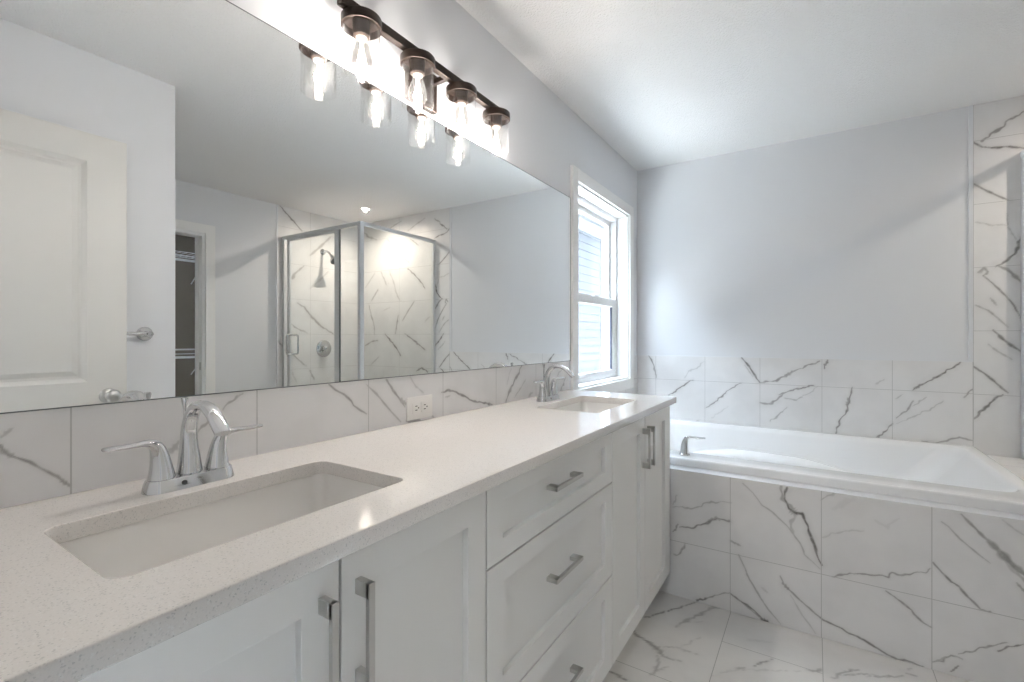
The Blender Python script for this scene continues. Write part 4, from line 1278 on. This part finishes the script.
# ------------------------------------------------------------------ vanity light
t = thing('vanity_light', 'dark bronze bar light with four clear glass shades above the mirror', 'wall light', (0, 1.127, 1.93))
LX = 0.097
LY = (0.818, 1.024, 1.230, 1.434)
bm = bmesh.new()
add_box(bm, 0.0004, 0.022, 1.062, 1.196, 1.94, 2.068, 0.004)
obj('back_plate', bm, M['bronze'], t)
obj('bar', box(LX - 0.013, LX + 0.007, 0.752, 1.5, 2.020, 2.046, 0.0015), M['bronze'], t)
for yy in (1.085, 1.172):
    obj('bar_arm', box(0.02, LX - 0.0125, yy - 0.008, yy + 0.008, 2.026, 2.042, 0.001), M['bronze'], t)
for yy in LY:
    c = (LX, yy, 0)
    cap = obj('shade_cap', add_lathe(bmesh.new(), [(0.014, 2.0195), (0.049, 2.0195), (0.0515, 2.0165), (0.0515, 1.994), (0.0485, 1.994), (0.0485, 2.013), (0.012, 2.013)], c, 'Z', 40, False), M['bronze'], t, 40)
    obj('socket', add_lathe(bmesh.new(), [(0.0215, 2.0128), (0.0215, 1.972), (0.018, 1.968), (0.0145, 1.968), (0.0145, 1.975)], c, 'Z', 28, True), M['bronze'], t, 40)
    obj('glass_shade', add_lathe(bmesh.new(), [(0.0475, 2.012), (0.0475, 1.885), (0.0468, 1.876), (0.0455, 1.8755), (0.0452, 1.885), (0.0452, 2.011)], c, 'Z', 48, False), M['shade_glass'], t, 60)
    bl = obj('light_bulb', add_lathe(bmesh.new(), [(0.0125, 1.970), (0.0135, 1.962), (0.017, 1.950), (0.0235, 1.932), (0.0268, 1.918), (0.0275, 1.908), (0.0262, 1.898), (0.021, 1.888), (0.012, 1.8815), (0, 1.880)], c, 'Z', 32, False), M['bulb_glass'], t, 60)
    obj('bulb_collar', add_lathe(bmesh.new(), [(0.0115, 1.9695), (0.0142, 1.968), (0.0142, 1.9645), (0.0115, 1.963)], c, 'Z', 28, True), M['bulb_neck'], bl, 40)
    bm = bmesh.new()
    for k in range(4):
        a = k * math.pi / 2 + 0.4
        tube(bm, [(LX + 0.004 * math.cos(a), yy + 0.004 * math.sin(a), 1.938), (LX + 0.0085 * math.cos(a), yy + 0.0085 * math.sin(a), 1.908)], 0.0022, 8)
    tube(bm, [(LX, yy, 1.963), (LX, yy, 1.940)], 0.0045, 8)
    obj('filament', bm, M['filament'], bl)
    lp = add_light('bulb_lamp', 'POINT', (LX, yy, 1.922), BULB_W, WARM, 0.012)

# recessed can in the shower ceiling
t = thing('recessed_light', 'small lit recessed ceiling light above the shower, in the mirror', 'ceiling light', (2.484, 2.976, CEIL))
obj('trim_ring', add_lathe(bmesh.new(), [(0.052, -0.0002), (0.052, -0.003), (0.04, -0.0045), (0.036, -0.003), (0.036, -0.0002)], (2.484, 2.976, CEIL), 'Z', 32, False), M['trim'], t, 50)
obj('lens', add_lathe(bmesh.new(), [(0.036, -0.0006), (0.036, -0.0022), (0, -0.0024)], (2.484, 2.976, CEIL), 'Z', 32), M['can_glow'], t, 50)

# ------------------------------------------------------------------ shower
SXP, SYP = 1.96, 2.49      # corner post
SZ1 = 2.118
t = thing('shower_enclosure', 'glass corner shower enclosure with silver metal frame, in the mirror', 'shower enclosure', (SXP, SYP, 0.0))
P_ = 0.026
Z0c = 0.12
obj('corner_post', box(SXP - 0.006, SXP + 0.03, SYP - 0.006, SYP + 0.03, TZ + 0.001, SZ1, 0.002), M['steel'], t)
obj('header', box(SXP + 0.03, XR - 0.0105, SYP - 0.004, SYP + 0.026, SZ1 - 0.03, SZ1, 0.002), M['steel'], t)
obj('header', box(SXP - 0.004, SXP + 0.026, SYP + 0.03, YE - 0.0105, SZ1 - 0.03, SZ1, 0.002), M['steel'], t)
obj('wall_jamb', box(XR - 0.04, XR - 0.0105, SYP - 0.002, SYP + 0.024, Z0c, SZ1 - 0.03, 0.002), M['steel'], t)
obj('wall_jamb', box(SXP - 0.002, SXP + 0.024, YE - 0.040, YE - 0.0105, TZ + 0.001, SZ1 - 0.03, 0.002), M['steel'], t)
obj('sill_rail', box(XD + 0.001, XR - 0.041, SYP - 0.002, SYP + 0.024, Z0c, Z0c + 0.025, 0.002), M['steel'], t)
obj('sill_rail', box(SXP - 0.002, SXP + 0.024, SYP + 0.031, YE - 0.041, TZ + 0.001, TZ + 0.024, 0.002), M['steel'], t)
mull = obj('mullion', box(2.232, 2.262, SYP - 0.002, SYP + 0.024, Z0c + 0.026, SZ1 - 0.031, 0.002), M['steel'], t)
obj('seal', box(2.226, 2.2315, SYP + 0.004, SYP + 0.016, Z0c + 0.026, SZ1 - 0.031), M['rubber'], mull)
obj('glass_panel', box(SXP + 0.031, 2.2255, SYP + 0.008, SYP + 0.014, Z0c + 0.026, SZ1 - 0.031), M['shower_glass'], t)
obj('glass_panel', box(SXP + 0.008, SXP + 0.014, SYP + 0.031, YE - 0.041, TZ + 0.025, SZ1 - 0.031), M['shower_glass'], t)
bm = bmesh.new()
add_box(bm, 2.264, 2.288, SYP, SYP + 0.022, Z0c + 0.03, SZ1 - 0.033, 0.002)
add_box(bm, 2.93, 2.965, SYP, SYP + 0.022, Z0c + 0.03, SZ1 - 0.033, 0.002)
add_box(bm, 2.289, 2.929, SYP + 0.002, SYP + 0.02, SZ1 - 0.053, SZ1 - 0.033, 0.002)
add_box(bm, 2.289, 2.929, SYP + 0.002, SYP + 0.02, Z0c + 0.03, Z0c + 0.052, 0.002)
sd = obj('shower_door', bm, M['steel'], t)
obj('door_glass', box(2.2885, 2.9295, SYP + 0.008, SYP + 0.014, Z0c + 0.0525, SZ1 - 0.0535), M['shower_glass'], sd)
obj('door_seal', box(2.9655, 2.97, SYP + 0.003, SYP + 0.019, Z0c + 0.03, SZ1 - 0.033), M['rubber'], sd)
bm = bmesh.new()
for s in (-1, 1):
    yb = SYP + 0.011 + s * 0.004
    yo = SYP + 0.011 + s * 0.055
    pts = [(2.9, yb, 1.04), (2.9, yo - s * 0.012, 1.04), (2.9, yo - s * 0.003, 1.043), (2.9, yo, 1.052), (2.9, yo, 1.2), (2.9, yo - s * 0.003, 1.209), (2.9, yo - s * 0.012, 1.212), (2.9, yb, 1.212)]
    tube(bm, pts, 0.008, 12)
obj('door_handle', bm, M['chrome'], sd, 60)

t = thing('shower_tray', 'white shower tray with raised curb under the glass enclosure', 'shower tray', (2.5, 2.95, 0))
bm = bmesh.new()
add_box(bm, XD + 0.001, XR - 0.0105, SYP - 0.03, SYP + 0.06, 0.0005, Z0c - 0.001, 0.008)
add_box(bm, XD + 0.001, XR - 0.0105, SYP + 0.055, YE - 0.0105, 0.0005, 0.05, 0.004)
obj('tray_shell', bm, M['acrylic'], t, 40)
obj('tray_drain', add_lathe(bmesh.new(), [(0.045, 0), (0.045, 0.003), (0.04, 0.005), (0, 0.004)], (2.5, 2.95, 0.0502)), M['chrome'], t, 50)

# hand shower and valve on the side wall of the shower
XS = XR - t_off - 0.0003
SHY = 2.915
t = thing('shower_rose', 'chrome shower head on a bent arm above the round valve, in the mirror', 'shower head', (XS, SHY, 2.042))
obj('flange', add_lathe(bmesh.new(), [(0.03, 0), (0.03, -0.004), (0.02, -0.012), (0.012, -0.013)], (XS, SHY, 2.042), 'X', 28), M['chrome'], t, 50)
bm = bmesh.new()
tube(bm, catmull([(XS - 0.008, SHY, 2.042), (XS - 0.045, SHY, 2.045), (XS - 0.09, SHY, 2.030), (XS - 0.135, SHY, 1.992)], 6), 0.0105, 12)
obj('arm', bm, M['chrome'], t, 60)
bm = bmesh.new()
add_sweep(bm, [(XS - 0.128 - d * 0.72, SHY, 1.998 - d * 0.70, r_, r_) for d, r_ in ((0, 0.013), (0.014, 0.0165), (0.026, 0.0165), (0.034, 0.0125), (0.045, 0.020), (0.066, 0.040), (0.078, 0.0455), (0.088, 0.0455), (0.090, 0.040))], 28)
hd = obj('sprayer', bm, M['chrome'], t, 40)
bm = bmesh.new()
d = 0.0902
add_sweep(bm, [(XS - 0.128 - d_ * 0.72, SHY, 1.998 - d_ * 0.70, r_, r_) for d_, r_ in ((d, 0.038), (d + 0.002, 0.037))], 28)
obj('spray_face', bm, M['rubber'], hd, 40)
t = thing('shower_valve', 'round chrome shower valve with lever on the marble shower wall', 'shower valve', (XS, 2.926, 1.08))
obj('escutcheon', add_lathe(bmesh.new(), [(0.085, 0), (0.085, -0.004), (0.078, -0.010), (0.04, -0.013), (0.038, -0.02)], (XS, 2.926, 1.08), 'X', 40), M['chrome'], t, 50)
bm = bmesh.new()
add_lathe(bm, [(0.034, -0.019), (0.032, -0.045), (0.024, -0.06), (0, -0.062)], (XS, 2.926, 1.08), 'X', 28)
add_sweep(bm, [(XS - 0.045, 2.926, 1.08, 0.014, 0.012), (XS - 0.05, 2.90, 1.06, 0.012, 0.008), (XS - 0.052, 2.873, 1.04, 0.009, 0.006)], 14)
obj('valve_lever', bm, M['chrome'], t, 60)
